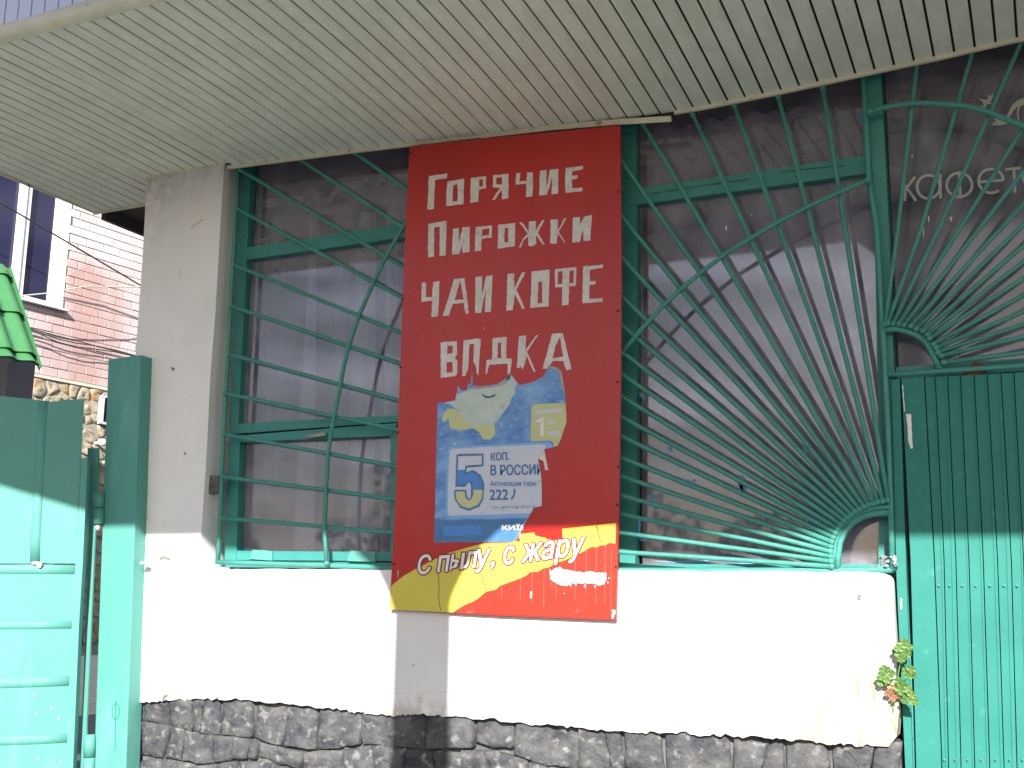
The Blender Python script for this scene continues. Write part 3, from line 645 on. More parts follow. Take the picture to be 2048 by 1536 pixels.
# ================================================================== sign
sg = thing('cafe_sign', (-2.0, SY, 1.5), 'tall red menu sign with hand-cut white letters and a torn blue poster', 'sign')
plate('board', [[(819,293),(1030,271),(1240,251),(1242.5,500),(1241.5,740),(1238,1000),(1232,1240.5),(1000,1231),(779.5,1219),(790,1000),(800,740),(808,520)]], SY, SY+.012, M['red'], sg)
SA = SY-.0012
l1 = lambda P: [(780+a/6.4, 300+b/6.4) for a, b in P]
l2 = lambda P: [(1000+a/6.4, 300+b/6.4) for a, b in P]
l3 = lambda P: [(820+a/6.4, 520+b/6.4) for a, b in P]
l4 = lambda P: [(1000+a/6.4, 520+b/6.4) for a, b in P]
LET = [
 [l1([(497,335),(733,300),(728,362),(577,387),(568,590),(562,755),(480,762),(492,560)])],
 [l1([(737,405),(948,368),(945,520),(942,692),(722,720),(722,560)]), l1([(812,450),(865,438),(872,520),(862,655),(802,662),(803,540)])],
 [l1([(1035,360),(1232,337),(1232,490),(1140,508),(1130,665),(1027,678),(1030,520)]), l1([(1145,378),(1192,372),(1188,465),(1145,470)])],
 [[(985.9,350.8),(1017.2,347.7),(1016.9,396.9),(1003.9,398.8),(1003.7,378),(990.2,399.4),(984.4,400),(993.3,386),(1000.6,375.8),(985.9,374.7)], [(992.2,355.9),(1004.2,354.4),(1004.2,368.8),(992.5,369.2)]],
 [l2([(207,300),(260,293),(250,385),(245,400),(342,395),(347,290),(422,285),(425,440),(412,600),(332,603),(340,430),(200,442)])],
 [l2([(512,268),(597,258),(594,487),(640,255),(750,243),(742,560),(660,568),(668,345),(603,575),(503,582)])],
 [l2([(842,232),(1063,205),(1065,245),(922,275),(920,330),(993,322),(992,365),(920,380),(922,490),(1055,482),(1055,525),(840,552),(835,400)])],
 [l1([(492,948),(722,905),(720,1120),(713,1350),(635,1357),(640,985),(567,988),(565,1365),(487,1375)])],
 [l1([(805,1010),(880,1000),(888,1180),(930,990),(1020,985),(1020,1305),(930,1315),(925,1190),(890,1330),(797,1338)])],
 [l1([(1100,985),(1305,965),(1305,1120),(1175,1135),(1165,1290),(1088,1300)]), l1([(1180,1015),(1275,1000),(1270,1090),(1175,1100)])],
 [[(996.9,449.7),(1030.5,446.1),(1029.7,493),(995.6,497.2)], [(1009.7,455.9),(1017.2,455),(1016.1,484.4),(1008.9,485.2)]],
 [l2([(247,932),(282,925),(320,975),(368,1048),(372,915),(460,910),(458,1035),(540,900),(570,898),(485,1060),(575,1210),(545,1210),(462,1085),(465,1200),(430,1228),(365,1228),(365,1105),(305,1150),(270,1245),(245,1250),(290,1140),(355,1075),(300,990)])],
 [l2([(648,890),(740,888),(738,1035),(825,875),(853,872),(752,1045),(835,1180),(825,1190),(738,1065),(728,1195),(643,1200)])],
 [l2([(935,865),(1022,858),(1022,960),(1080,855),(1177,832),(1165,1000),(1155,1160),(1070,1165),(1068,990),(1022,1175),(927,1185)])],
 [l3([(155,295),(180,285),(208,300),(203,478),(285,475),(298,285),(378,270),(365,600),(352,722),(278,730),(285,520),(235,525),(148,537)])],
 [l3([(567,245),(700,232),(755,688),(715,690),(690,550),(550,560),(500,712),(422,717)]), l3([(645,262),(690,508),(568,515)])],
 [l3([(842,218),(922,208),(920,480),(978,205),(1058,198),(1035,668),(960,668),(970,370),(910,675),(833,678)])],
 [l4([(97,180),(180,172),(180,375),(280,160),(328,157),(210,385),(320,620),(285,627),(190,430),(165,640),(83,648)])],
 [l4([(403,148),(637,123),(630,350),(622,595),(390,615),(402,400)]), l4([(492,285),(540,270),(540,555),(480,558)])],
 [l4([(705,118),(980,92),(970,330),(885,338),(878,575),(795,582),(800,345),(705,352)]), l4([(745,150),(800,142),(800,305),(735,312)]), l4([(890,138),(948,135),(943,295),(885,300)])],
 [l4([(1065,82),(1322,62),(1318,100),(1150,125),(1150,275),(1222,270),(1222,308),(1148,318),(1145,500),(1315,490),(1312,538),(1055,555)])],
 [l3([(395,1052),(600,1040),(605,1200),(575,1262),(608,1285),(605,1460),(570,1490),(395,1508)]), l3([(480,1100),(552,1095),(545,1195),(480,1205)]), l3([(470,1310),(545,1305),(545,1440),(468,1445)])],
 [l3([(688,1030),(880,1005),(908,1025),(885,1300),(880,1478),(850,1440),(852,1380),(812,1300),(820,1075),(762,1078),(745,1400),(720,1440),(715,1480),(668,1488)])],
 [[(985.6,677),(1014,674),(1012,716),(1023.5,717.5),(1021,745),(1015.6,750),(1015,727),(979,729.5),(976,738.5),(974,748),(971,747),(973,720),(984.5,719)], [(996,685.5),(1002.5,685),(1003,716),(995,717)]],
 [l4([(245,975),(333,970),(325,1160),(470,960),(488,965),(345,1175),(400,1290),(455,1430),(430,1430),(340,1215),(318,1330),(290,1400),(262,1360),(240,1385),(218,1380),(228,1200)])],
 [l4([(667,948),(805,935),(915,1400),(850,1412),(812,1290),(672,1295),(635,1350),(600,1390),(548,1392)]), l4([(768,985),(812,1240),(672,1258),(710,1100)])],
 [[(1083,908),(1089,902),(1092,918),(1097,940),(1090,940),(1087,922),(1078,918)]],
]
for lp in LET:
    plate('taped_letter', lp, SA, SY+.001, M['tape'], sg, jag=.55, step=5, meas=SY)
# yellow sweep, print and scraped patch
A8 = lambda P: [(780+a/8.533, 1040+b/8.533) for a, b in P]
B8 = lambda P: [(1000+a/8.533, 1040+b/8.533) for a, b in P]
yel = [(779.6,1219.0),(782,1174.5)]+A8([(60,1090),(240,950),(450,830),(800,655),(1000,565),(1300,475),(1600,400),(1850,392)])+B8([(60,392),(200,385),(260,352),(350,372),(330,300),(345,240),(585,215),(600,265),(690,290),(770,300),(790,325),(885,330),(890,345),(1000,345),(1075,335),(1060,150),(1650,88),(1980,52),(1970,400),(1860,390),(1800,430),(1720,430),(1650,465),(1560,460),(1500,490),(1450,525),(1300,600),(1100,690),(960,730),(820,815),(750,820),(650,880),(510,890),(460,940),(370,985),(200,1050),(0,1120)])+A8([(1810,1185),(1640,1225),(1560,1290),(1490,1350),(1400,1400),(1290,1440)])+[(905,1225)]
plate('yellow_band', [yel], SY-.0006, SY, M['yellow'], sg, meas=SY)
plate('sunlit_red_field', [[(907,1224.5)]+A8([(1300,1442),(1410,1402),(1500,1352),(1570,1292),(1650,1227),(1820,1187)])+B8([(0,1124),(200,1054),(370,989),(460,944),(510,894),(650,884),(750,824),(820,819),(960,734),(1100,694),(1300,604),(1450,529),(1500,494),(1560,464),(1650,469),(1720,434),(1800,434),(1860,394),(1970,404),(1975,420)])+[(1236,1092),(1231.8,1240)]], SY-.0003, SY, M['red_lit'], sg, meas=SY)  # sunlit part of the red board, painted more orange
for P in ([(876,1148),(878,1170),(877,1200),(881,1221),(882.2,1221),(878.2,1200),(879.2,1170),(877.4,1148)], [(963,1150),(972,1184),(973.5,1183.5),(964.5,1150)], [(1192,1051),(1202,1089),(1203.5,1088.5),(1194,1051)]):
    plate('print_line', [P], SY-.0010, SY-.0006, M['outline'], sg, meas=SY)
scr = B8([(845,835),(870,880),(950,825),(1020,800),(1080,840),(1170,850),(1240,865),(1330,885),(1450,900),(1540,875),(1640,905),(1810,900),(1820,1000),(1780,1090),(1700,1110),(1560,1080),(1400,1085),(1230,1070),(1215,1160),(1195,1110),(1100,1120),(980,1090),(900,1040),(860,980)])
plate('scraped_patch', [scr], SY-.0012, SY, M['scrape'], sg, jag=1.3, step=3, meas=SY)
for (a, b, s_) in ((1063,1186,3.5),(1062,1194,2.6),(1152,1169,2),(1170,1172,2.5),(1190,1173,2),(1216,1165,2),(1200,1170,1.6),(1228,1224,5),(1225,1233,4),(1129,1187,1.2),(1100,1157,.8),(1218,1156,1.6)):
    plate('chip', [[(a-s_*.6, b-s_), (a+s_*.6, b-s_*.8), (a+s_*.5, b+s_), (a-s_*.5, b+s_*.9)]], SY-.0012, SY, M['scrape'], sg, jag=s_*.3, step=1.5, meas=SY)
for (a, b, c, d) in ((795,1140,2.2,16),(1139,585,1.2,3),(966,655,5,3),(913,1180,1,6)):
    plate('scratch', [[(a, b), (a+c, b), (a+c, b+d), (a, b+d)]], SY-.0008, SY, M['paper'], sg, jag=.3, step=3, meas=SY)
for px_, py_ in ((821,306),(1237,384),(1236,622),(1235,764),(1237,934),(1234,1010),(806,598),(801,735),(796,865),(788,1128),(1232,1134)):
    p = onY(px_, py_, SY); G().tube([p, p+Vector((0, -.004, 0))], .0045, 8).make('nail', M['dark'], sg)
for k, xx in enumerate((890, 938, 1004, 1041, 1064, 1088, 1112, 1150, 1172, 1192, 1210, 1222)):
    ya, yb = random.uniform(1060, 1130) if xx > 1000 else random.uniform(880, 1010), random.uniform(1190, 1232)
    if xx < 1000: yb = ya+random.uniform(40, 90)
    n_ = 7; t_ = [(xx+(random.uniform(-.4, .4))+(yy_-1150)*-.01, yy_) for yy_ in np.linspace(ya, yb, n_)]
    plate('drip_line', [t_+[(a+.9, b) for a, b in t_[::-1]]], SY-.0010, SY-.0006, M['drip'], sg, meas=SY)
# ---- text
FONT = {}
def text_mesh(s, offset=0.0, ital=0):
    cu = D.curves.new('t', 'FONT'); cu.body = s; cu.size = 1; cu.offset = offset; cu.resolution_u = 4
    o = D.objects.new('t', cu); COL.objects.link(o); bpy.context.view_layer.update()
    me = D.meshes.new_from_object(o.evaluated_get(bpy.context.evaluated_depsgraph_get()))
    V = [tuple(v.co) for v in me.vertices]; F = [tuple(p.vertices) for p in me.polygons]
    D.objects.remove(o); D.curves.remove(cu); D.meshes.remove(me); return V, F
def text_fit(name, s, quad, ref, m_, par, y, offset=0.0, cut=None):
    """quad: pixel corners bottom-left, bottom-right, top-right, top-left of the box from baseline to ref height"""
    V, F = text_mesh(s); Vr, _ = text_mesh(ref)
    x0, x1 = min(v[0] for v in V), max(v[0] for v in V); h = max(v[1] for v in Vr)
    bl, br, tr_, tl = quad; W = []
    for v in V:
        u, t = (v[0]-x0)/(x1-x0), v[1]/h
        a = (bl[0]+(br[0]-bl[0])*u, bl[1]+(br[1]-bl[1])*u); b = (tl[0]+(tr_[0]-tl[0])*u, tl[1]+(tr_[1]-tl[1])*u)
        W.append((a[0]+(b[0]-a[0])*t, a[1]+(b[1]-a[1])*t))
    g = G()
    sh = [(0, 0)] if not offset else [(offset*math.cos(2*math.pi*k/10), offset*math.sin(2*math.pi*k/10)) for k in range(10)]+[(0, 0)]
    for k, (dx, dy) in enumerate(sh):
        FF = [f for f in F if not cut or all(cut(W[q][0]+dx, W[q][1]+dy) for q in f)]
        P = [onY(a+dx, b+dy, SY) for a, b in W]; g.add([Vector((p.x, y-k*.00004, p.z)) for p in P], FF)
    return g.make(name, m_, par)
for off, m_, yy, nm in ((3.4, M['outline'], SY-.0012, 'slogan_outline'), (.75, M['white'], SY-.0022, 'slogan_word')):
    text_fit(nm, 'С', [(835,1149),(860,1146),(864,1108),(839,1111)], 'С', m_, sg, yy, off)
    for ch, xa, xb, yb_, yt_ in (('п', 875, 895, 1144, 1112), ('ь', 900, 917, 1141, 1109), ('л', 928, 950, 1136, 1104), ('у', 951, 976, 1132, 1099), (',', 982, 989, 1131, 1099)):
        text_fit(nm, ch, [(xa, yb_), (xb, yb_-1.5), (xb+5, yt_-1.5), (xa+5, yt_)], 'п', m_, sg, yy, off)
    plate(nm, [[(921-off, 1138+off), (925.5+off, 1137.5+off), (930+off, 1106-off), (925.5-off, 1106.5-off)]], yy-.0002, None, m_, sg, meas=SY)
    text_fit(nm, 'с', [(1006,1129),(1027,1127),(1031,1091),(1010,1094)], 'с', m_, sg, yy, off)
    text_fit(nm, 'жару', [(1043,1125),(1163,1109),(1170,1074),(1049,1089)], 'ж', m_, sg, yy, off)
# ---- poster
p6 = lambda P: [(860+a/6.827, 700+b/6.827) for a, b in P]
p7 = lambda P: [(860+a/6.827, 880+b/6.827) for a, b in P]
PO = D.objects.new('poster', None); COL.objects.link(PO); PO.parent = sg; PO['label'] = 'torn blue advertising poster'
def pp(name, loops, lvl, m_, jag=0, step=6): return plate(name, loops, SY-.0016-.0004*lvl, SY-.0012-.0004*lvl, m_, PO, jag=jag, step=step, meas=SY)
outl = p6([(105,735),(130,705),(200,720),(350,680),(355,640),(375,560),(375,485),(430,550),(500,555),(530,450),(560,470),(568,360),(580,300),(585,480),(720,495),(920,465),(1050,380),(1060,335),(1095,325),(1200,450),(1230,480),(1400,440),(1540,370),(1590,290),(1620,210),(1730,240),(1800,290),(1850,600),(1868,980),(1780,1240),(1745,1310)])+p7([(1690,100),(1570,125),(1540,180),(1480,265),(1500,380),(1522,480),(1530,700),(1528,900),(1420,925),(1370,1010),(1290,1160),(1235,1270)])+[(1035,1078),(1023,1084),(869,1084.5),(872,950)]
pp('poster_sheet', [outl], 0, M['pblue'], jag=.35, step=4)
pp('lower_band', [[(869.6,1037),(900,1041),(1052,1037),(1047,1045),(1040,1062),(1033,1078),(1023,1083.3),(869.3,1083.6)]], 1, M['pblue2'])
pp('lower_band', [[(887,1052),(962,1050),(963,1070),(888,1072)]], 2, M['pmid'], jag=1, step=8)
pp('pale_figure', [p6([(200,722),(350,690),(365,600),(480,570),(560,535),(700,530),(900,505),(1000,480),(1050,450),(1080,350),(1120,350),(1190,450),(1160,520),(1165,600),(1120,640),(1095,740),(1010,850),(930,960),(860,1020),(700,1050),(560,1030),(470,940),(400,850),(330,780),(270,740)])], 1, M['pskin'], jag=.5, step=5)
pp('yellow_scarf', [p6([(330,800),(250,810),(190,860),(165,930),(190,990),(230,960),(260,920),(270,1050),(330,1085),(420,1098),(600,1070),(680,1130),(730,1220),(830,1222),(890,1150),(890,1050),(870,1000),(760,1035),(560,1030),(470,940),(400,850)])], 2, M['pyel'], jag=.5, step=5)
pp('smile_line', [p6([(700,590),(760,625),(820,635),(870,610),(910,605),(880,640),(820,660),(760,655),(720,625)])], 2, M['pdark'])
pp('dark_tear', [p6([(530,515),(720,500),(920,480),(1040,400),(1065,380),(1050,440),(960,492),(800,520),(620,540),(530,535)])], 2, M['paper'])
pp('dark_tear', [p6([(1620,212),(1730,240),(1800,290),(1845,560),(1830,640),(1790,420),(1750,280),(1660,255)])], 2, M['paper'])
pp('dark_tear', [p6([(1050,345),(1095,335),(1105,380),(1060,430),(1045,390)])], 3, M['pdark'])
pp('yellow_card', [p6([(1380,1245),(1385,790),(1400,755),(1440,740),(1853,722),(1867,980),(1780,1238),(1744,1308),(1690,1312),(1680,1260),(1640,1240)])], 1, M['pyel'])
pp('faint_digit', [p6([(1455,960),(1540,920),(1560,930),(1555,1175),(1510,1178),(1512,980),(1460,990)])], 2, M['white'])
pp('faint_print', [p6([(1620,970),(1720,955),(1722,1000),(1620,1020)])], 2, M['pcard']); pp('faint_print', [p6([(1620,1115),(1780,1100),(1760,1160),(1620,1175)])], 2, M['pcard']); pp('faint_print', [p6([(1450,820),(1800,800),(1800,850),(1450,875)])], 2, M['pcard'])
card = [(240,130),(280,95),(600,75),(1620,25),(1660,50),(1690,100),(1570,125),(1540,180),(1480,265),(1500,380),(1522,480),(1530,700),(1528,900),(1420,925),(1350,1060),(250,1075),(215,1040),(230,400)]
pp('card_glow', [p7(card)], 2, M['pglow'])
card = [(270,160),(300,125),(600,105),(1560,60),(1590,85),(1570,122),(1540,180),(1480,265),(1500,380),(1522,480),(1530,700),(1528,900),(1420,925),(1385,1000),(280,1035),(245,1010),(255,500)]
pp('price_card', [p7(card)], 3, M['pcard'])
pp('digit_five', [p7([(365,205),(400,190),(735,185),(738,345),(715,365),(510,378),(500,440),(600,410),(700,480),(748,600),(735,800),(680,910),(540,970),(420,930),(345,820),(330,700),(345,680),(500,680),(515,780),(535,805),(560,780),(565,620),(535,570),(510,610),(480,640),(350,640)])], 4, M['pblue2'])
pp('digit_five', [p7([(392,225),(712,215),(710,335),(490,350),(478,410),(385,412)])], 5, M['pcard'])
pp('digit_five', [p7([(385,413),(475,413),(480,480),(490,490),(560,440),(660,480),(705,560),(708,680),(600,680),(590,590),(540,548),(490,600),(378,600)])], 5, M['pmid'])
pp('digit_five', [p7([(600,682),(725,682),(715,790),(660,885),(540,935),(430,900),(370,820),(354,705),(478,705),(490,790),(535,830),(575,800),(600,740)])], 5, M['pyel'])
q7 = lambda a, b, c, d, sk=-4: [p7([(a, d)])[0], p7([(c, d+sk*3)])[0], p7([(c, b+sk*3)])[0], p7([(a, b)])[0]]
T = SY-.0040
_tf = text_fit
def text_fit(*a, **k): k.setdefault('offset', .55); return _tf(*a, **k)
text_fit('print_word', 'КОП.', q7(838,180,1080,284), 'К', M['pblue2'], PO, T)
text_fit('print_word', 'В РОССИЮ', q7(835,345,1590,482), 'В', M['pblue2'], PO, T, cut=lambda a, b: a < 860+1505/6.827)
text_fit('print_word', 'Активация тариф', q7(825,560,1515,630,-2), 'А', M['pmid'], PO, T, offset=.15)
text_fit('print_word', '222', q7(820,680,1070,818,-1), '2', M['pblue2'], PO, T)
text_fit('print_word', 'Тарифный план «Я НА М', q7(820,885,1440,935,0), 'Т', M['pglow'], PO, T, offset=0)
text_fit('print_word', 'КИЇВ', q7(990,1165,1320,1228,0), 'К', M['white'], PO, T, cut=lambda a, b: a < 860+1288/6.827)
pp('phone_icon', [p7([(1145,668),(1170,665),(1172,720),(1150,790),(1130,815),(1105,812),(1110,785),(1130,770),(1145,730)])], 5, M['pblue2'])
for i in range(26):
    a, b = random.uniform(280, 1480), random.choice([random.uniform(110, 170), random.uniform(950, 1020), random.uniform(110, 1000)])
    if b < 170 or b > 950 or a < 320:
        r_ = random.uniform(6, 13); pp('water_drop', [p7([(a+r_*math.cos(t), b+r_*math.sin(t)) for t in np.linspace(.6, 4.6, 8)]+[(a+r_*.72*math.cos(t), b+r_*.72*math.sin(t)) for t in np.linspace(4.6, .6, 8)])], 5, M['pglow'])

# ================================================================== curtains inside
def curtain(name, x0, x1, ztop, zbot, y, label, amp=.038, freq=24, cat='curtain'):
    n = int((x1-x0)/.012); V = []; rows_ = 10
    t_ = thing(name, (x0, y, zbot), label, cat)
    for j in range(rows_+1):
        for i in range(n+1):
            x = x0+(x1-x0)*i/n; zt = ztop(x) if callable(ztop) else ztop; z = zbot+(zt-zbot)*j/rows_
            f = math.sin(x*freq+1.7*math.sin(x*5.1))+.5*math.sin(x*freq*2.3+j*.15)+.6*math.sin(x*9+z)
            V.append((x+(.01*math.sin(z*2+x*8)), y+amp*f, z))
    m_ = n+1
    obj('cloth', V, [(j*m_+i, j*m_+i+1, (j+1)*m_+i+1, (j+1)*m_+i) for j in range(rows_) for i in range(n)], M['curtain'], t_, True)
    V = []
    for i in range(n+1):
        x = x0+(x1-x0)*i/n; zt = ztop(x) if callable(ztop) else ztop; f = math.sin(x*freq*3)
        V += [(x, y-.03+.012*f, zt+.012+.006*math.sin(x*70)), (x, y-.035+.014*f, zt-.035+.008*math.sin(x*55))]
    obj('heading_frill', V, [(2*i, 2*i+1, 2*i+3, 2*i+2) for i in range(n)], M['pleat'], t_, True)
    return t_
def ztab(P, y):
    q = [onY(a, b, y) for a, b in P]; return lambda x: float(np.interp(x, [p.x for p in q], [p.z for p in q]))-.012+.004*math.sin(x*31)
ztl = ztab([(520,410),(587,393),(605,399),(631,378),(655,401),(693,369),(772,353),(830,352)], .17); ztr = ztab([(1280,285),(1340,267),(1420,247),(1500,234),(1560,228),(1640,217),(1690,216),(1760,232)], .16)
cl = curtain('curtain', onY(500,700,.17).x, -2.36, ztl, 1.5, .17, 'white lace curtain gathered in the left window')
cr = curtain('curtain', -1.42, -.50, ztr, 1.5, .16, 'white net curtain across the large right window', amp=.024)
def pleat(par, L_, R_, y):
    n = 12; m_ = 8; V = []
    for j in range(n+1):
        t = j/n; a = onY(L_[0][0]+(L_[1][0]-L_[0][0])*t, L_[0][1]+(L_[1][1]-L_[0][1])*t, y); b = onY(R_[0][0]+(R_[1][0]-R_[0][0])*t, R_[0][1]+(R_[1][1]-R_[0][1])*t, y)
        for i in range(m_+1): u = i/m_; V.append(a+(b-a)*u+Vector((0, -.030*math.sin(math.pi*u), 0)))
    obj('pleat', V, [(j*(m_+1)+i, j*(m_+1)+i+1, (j+1)*(m_+1)+i+1, (j+1)*(m_+1)+i) for j in range(n) for i in range(m_)], M['pleat'], par, True)
for a, b, c, d in ((622,634,583,628),(716,752,686,748),(775,800,760,775)): pleat(cl, ((a,430),(c,1160)), ((b,425),(d,1160)), .125)
for a, b, c, d in ((1664,1692,1700,1752),): pleat(cr, ((a,226),(c,1180)), ((b,224),(d,1180)), .115)

# ================================================================== gate post, leaf
PY = -.175
gp = thing('gate_post', (-3.95, PY, 0), 'square teal steel gate post standing against the white pillar', 'post')
fl = [onY(216,718,PY), onY(281.7,709.5,PY), onY(251,1536,PY), onY(187,1536,PY)]
def tozero(a, b): t = a.z/(a.z-b.z); return a+(b-a)*t
b0, b1 = tozero(fl[0], fl[3]), tozero(fl[1], fl[2]); dp = Vector((0, .092, 0))
V = [b0, b1, fl[1], fl[0], b0+dp, b1+dp, fl[1]+dp+Vector((0, 0, .0)), fl[0]+dp]
o = obj('post_tube', V, [(0, 1, 2, 3), (1, 5, 6, 2), (5, 4, 7, 6), (4, 0, 3, 7), (3, 2, 6, 7), (4, 5, 1, 0)], M['teal2'], gp)
bv = o.modifiers.new('b', 'BEVEL'); bv.width = .006; bv.segments = 2
p = onY(290, 1127, PY+.03); G().tube([p+Vector((-.02, 0, 0)), p+Vector((.012, -.004, 0))], [.012, .010], 8).make('bolt', M['foil'], gp)
cir = [(231.5+8*math.cos(t), 1423+17*math.sin(t)) for t in np.linspace(0, 2*math.pi, 16)][:-1]; ci2 = [(231.5+6.6*math.cos(t), 1423+15.2*math.sin(t)) for t in np.linspace(0, 2*math.pi, 16)][:-1]
plate('paint_mark', [cir, ci2], PY-.0008, PY, M['teal'], gp, meas=PY); plate('paint_mark', [[(230.8,1402),(232.4,1402),(230.8,1500),(229.6,1500)]], PY-.0012, PY, M['teal'], gp, meas=PY)
for pts, nm in (([(198,985),(198,1048)], 'hinge'), ([(180,1469),(178,1560)], 'hinge')):
    a, b = onY(*pts[0], PY-.015), onY(*pts[1], PY-.015); mid = a+(b-a)*.5
    G().tube([a, mid+Vector((0, 0, .002))], .026, 14).make(nm, M['teal2'], gp, True); G().tube([mid-Vector((0, 0, .002)), b], .0245, 14).make(nm, M['teal2'], gp, True)
a = onY(196.5, 1048, PY-.015); G().tube([a, a+Vector((0, 0, -.03))], .012, 10).make('hinge_pin', M['paper'], gp, True)

LP = Vector((-4.021, -.293, 0)); LD = Vector((.329, .188, 0)).normalized(); LN = Vector((LD.y, -LD.x, 0))
gl_ = thing('gate_leaf', LP, 'teal sheet metal gate leaf with raised ribs beside the post', 'gate')
def lf(px, py, h=0): return hit(px, py, LP+LN*h, LN)
def leafbox(name, q, h0, h1, m_, drop=None):
    V = [lf(*p, h1) for p in q]; V0 = [v-LN*(h1-h0) for v in V]; n = len(q)
    F = [tuple(range(n))[::-1], tuple(range(n, 2*n))]+[(i, (i+1) % n, n+(i+1) % n, n+i) for i in range(n)]
    return obj(name, V+V0, F, m_, gl_)
leafbox('upper_sheet', [(-130,772),(0,792),(40,796),(77,800),(84,801),(97,803),(120,802),(140,799),(168.7,798),(165.6,839),(162.5,916),(158,1000),(151,1127),(-130,1127)], -.004, 0, M['teal2'])
leafbox('lower_sheet', [(-130,1129),(151,1129),(146,1250),(140,1350),(134,1482),(126,1700),(-130,1720)], -.003, .001, M['teal2'])
def rib(P, r):
    g = G(); Q = [lf(*p, 0) for p in P]; n = 9; V = []
    for i, q in enumerate(Q):
        t = (Q[min(i+1, len(Q)-1)]-Q[max(i-1, 0)]).normalized(); s_ = t.cross(LN)
        V += [q + s_*(r*1.3*math.cos(math.pi*j/(n-1))*(1-.35*math.sin(math.pi*j/(n-1))*0)) + LN*(r*.55*math.sin(math.pi*j/(n-1))**1.5) for j in range(n)]
    g.add(V, [(i*n+j, i*n+j+1, (i+1)*n+j+1, (i+1)*n+j) for i in range(len(Q)-1) for j in range(n-1)]+[tuple(range(n))[::-1]+(), tuple((len(Q)-1)*n+j for j in range(n))])
    return g.make('rib', M['teal2'], gl_, True)
rib([(86,802),(80,900),(75,1010),(71,1075),(70,1124)], .017)
rib([(-130,1138),(0,1138.5),(80,1139),(149,1139)], .017)
rib([(-130,1252),(0,1251),(80,1250.5),(143,1249.5)], .014)
rib([(-130,1373),(0,1367),(80,1364.5),(138,1362)], .017)
rib([(-130,1492),(0,1482),(80,1479),(134,1476)], .016)
crk = [(0,1128),(60,1127),(76,1125),(110,1128),(151,1129)]
for a, b in zip(crk[:-1], crk[1:]): leafbox('paint_crack', [(a[0], a[1]), (b[0], b[1]), (b[0], b[1]+1.2), (a[0], a[1]+1.4)], .001, .0025, M['dark'])
leafbox('paint_loss', [(62,1124),(70,1122),(82,1124),(85,1129),(81,1136),(76,1135),(70,1129),(64,1128)], .019, .0205, M['paper'])
leafbox('edge_tube', [(163,917),(174.5,915),(171,1010),(165.5,1127),(158,1250),(151,1420),(146,1536),(139,1700),(124,1700),(134,1482),(142,1300),(151,1127),(158,1010)], -.05, .004, M['teal2'])
for (a, b) in ((66,1386),(71,1424),(116,1434),(102,1414),(97,1474),(120,1522),(76,1515),(147,1437)):
    leafbox('paint_spot', [(a, b), (a+2.6, b+.5), (a+1.6, b+4.5), (a-.6, b+4)], .0012, .002, M['white'])
plate('hinge_plate', [[(175,896),(197,896),(196,985),(189,1085),(184,1200),(178,1340),(173,1447),(170,1700),(153,1700),(163,1447),(168,1340),(173,1200),(178,1070)]], -.20, -.192, M['teal2'], gl_, meas=-.20)

# ================================================================== neighbour house
ND = Vector((math.sin(R(7)), math.cos(R(7)), 0)); NN = Vector((ND.y, -ND.x, 0)); NP = depth(180, 650, 10.8)
nh = thing('neighbour_house', Vector((NP.x, NP.y, 0)), 'cream brick house with a rubble stone base behind the teal gate', 'house')
def nhit(px, py, h=0):
    p = hit(px, py, NP+NN*h, NN); q = p-NP; return (q.dot(ND), p.z)
def n3(s, z, h=0): p = NP+ND*s+NN*h; return Vector((p.x, p.y, z))
sR = nhit(135, 500)[0]; zS = nhit(127.5, 621)[1]; sL = nhit(-60, 600)[0]; zTop = nhit(143, 330)[1]+.5
zB = nhit(110, 757)[1]
s0, s1, z1 = nhit(-10, 600)[0]-.05, nhit(310, 600)[0]+.15, nhit(143, 330)[1]+.02
STYv = n3(sR+.25, 0).y
for n_ in M['brick'].node_tree.nodes:
    if n_.type == 'MATH' and n_.operation == 'SUBTRACT':
        if abs(n_.inputs[1].default_value-STY) < 1e-6 and n_.inputs[0].is_linked: n_.inputs[1].default_value = STYv
        if abs(n_.inputs[0].default_value-STZ) < 1e-6 and n_.inputs[1].is_linked: n_.inputs[0].default_value = nhit(180, 500)[1]
# brick mesh (shared): length .25, height .0775
CP, BL_ = .0815, .190
def brickmesh(l, h=.0755):
    g = G(); b = .004; V = []
    for (ins, hh) in ((0, -.02), (0, .005), (b, .008)):
        for (s, z) in ((ins, ins), (l-ins, ins), (l-ins, h-ins), (ins, h-ins)): p = ND*s+NN*hh; V.append((p.x, p.y, z))
    F = [(0,1,5,4),(1,2,6,5),(2,3,7,6),(3,0,4,7),(4,5,9,8),(5,6,10,9),(6,7,11,10),(7,4,8,11),(8,9,10,11)]
    me = D.meshes.new('brick'); me.from_pydata(V, [], F); me.materials.append(M['brick']); me.update(); return me
full = brickmesh(.1855); cache = {}
off = worldloc(nh); z = zB+.012; r_ = 0; nb = 0
while z < z1:
    s = s0-(.5*BL_ if r_ % 2 else 0)-random.uniform(0, .02)
    while s < s1:
        a, b = s, s+.1855
        if z+.05 > zS and a < sR:
            if b < sR+.03: s += BL_; continue
            a = sR
        l = round(b-a, 2)
        if l > .03:
            me = full if l >= .18 else cache.setdefault(l, brickmesh(l)) if l in cache or not cache.update({l: brickmesh(l)}) else None
            o = D.objects.new('brick', me); COL.objects.link(o); o.parent = nh
            o.location = n3(a, z+random.uniform(-.001, .001), random.uniform(-.002, .003))-off; nb += 1
        s += BL_
    z += CP; r_ += 1
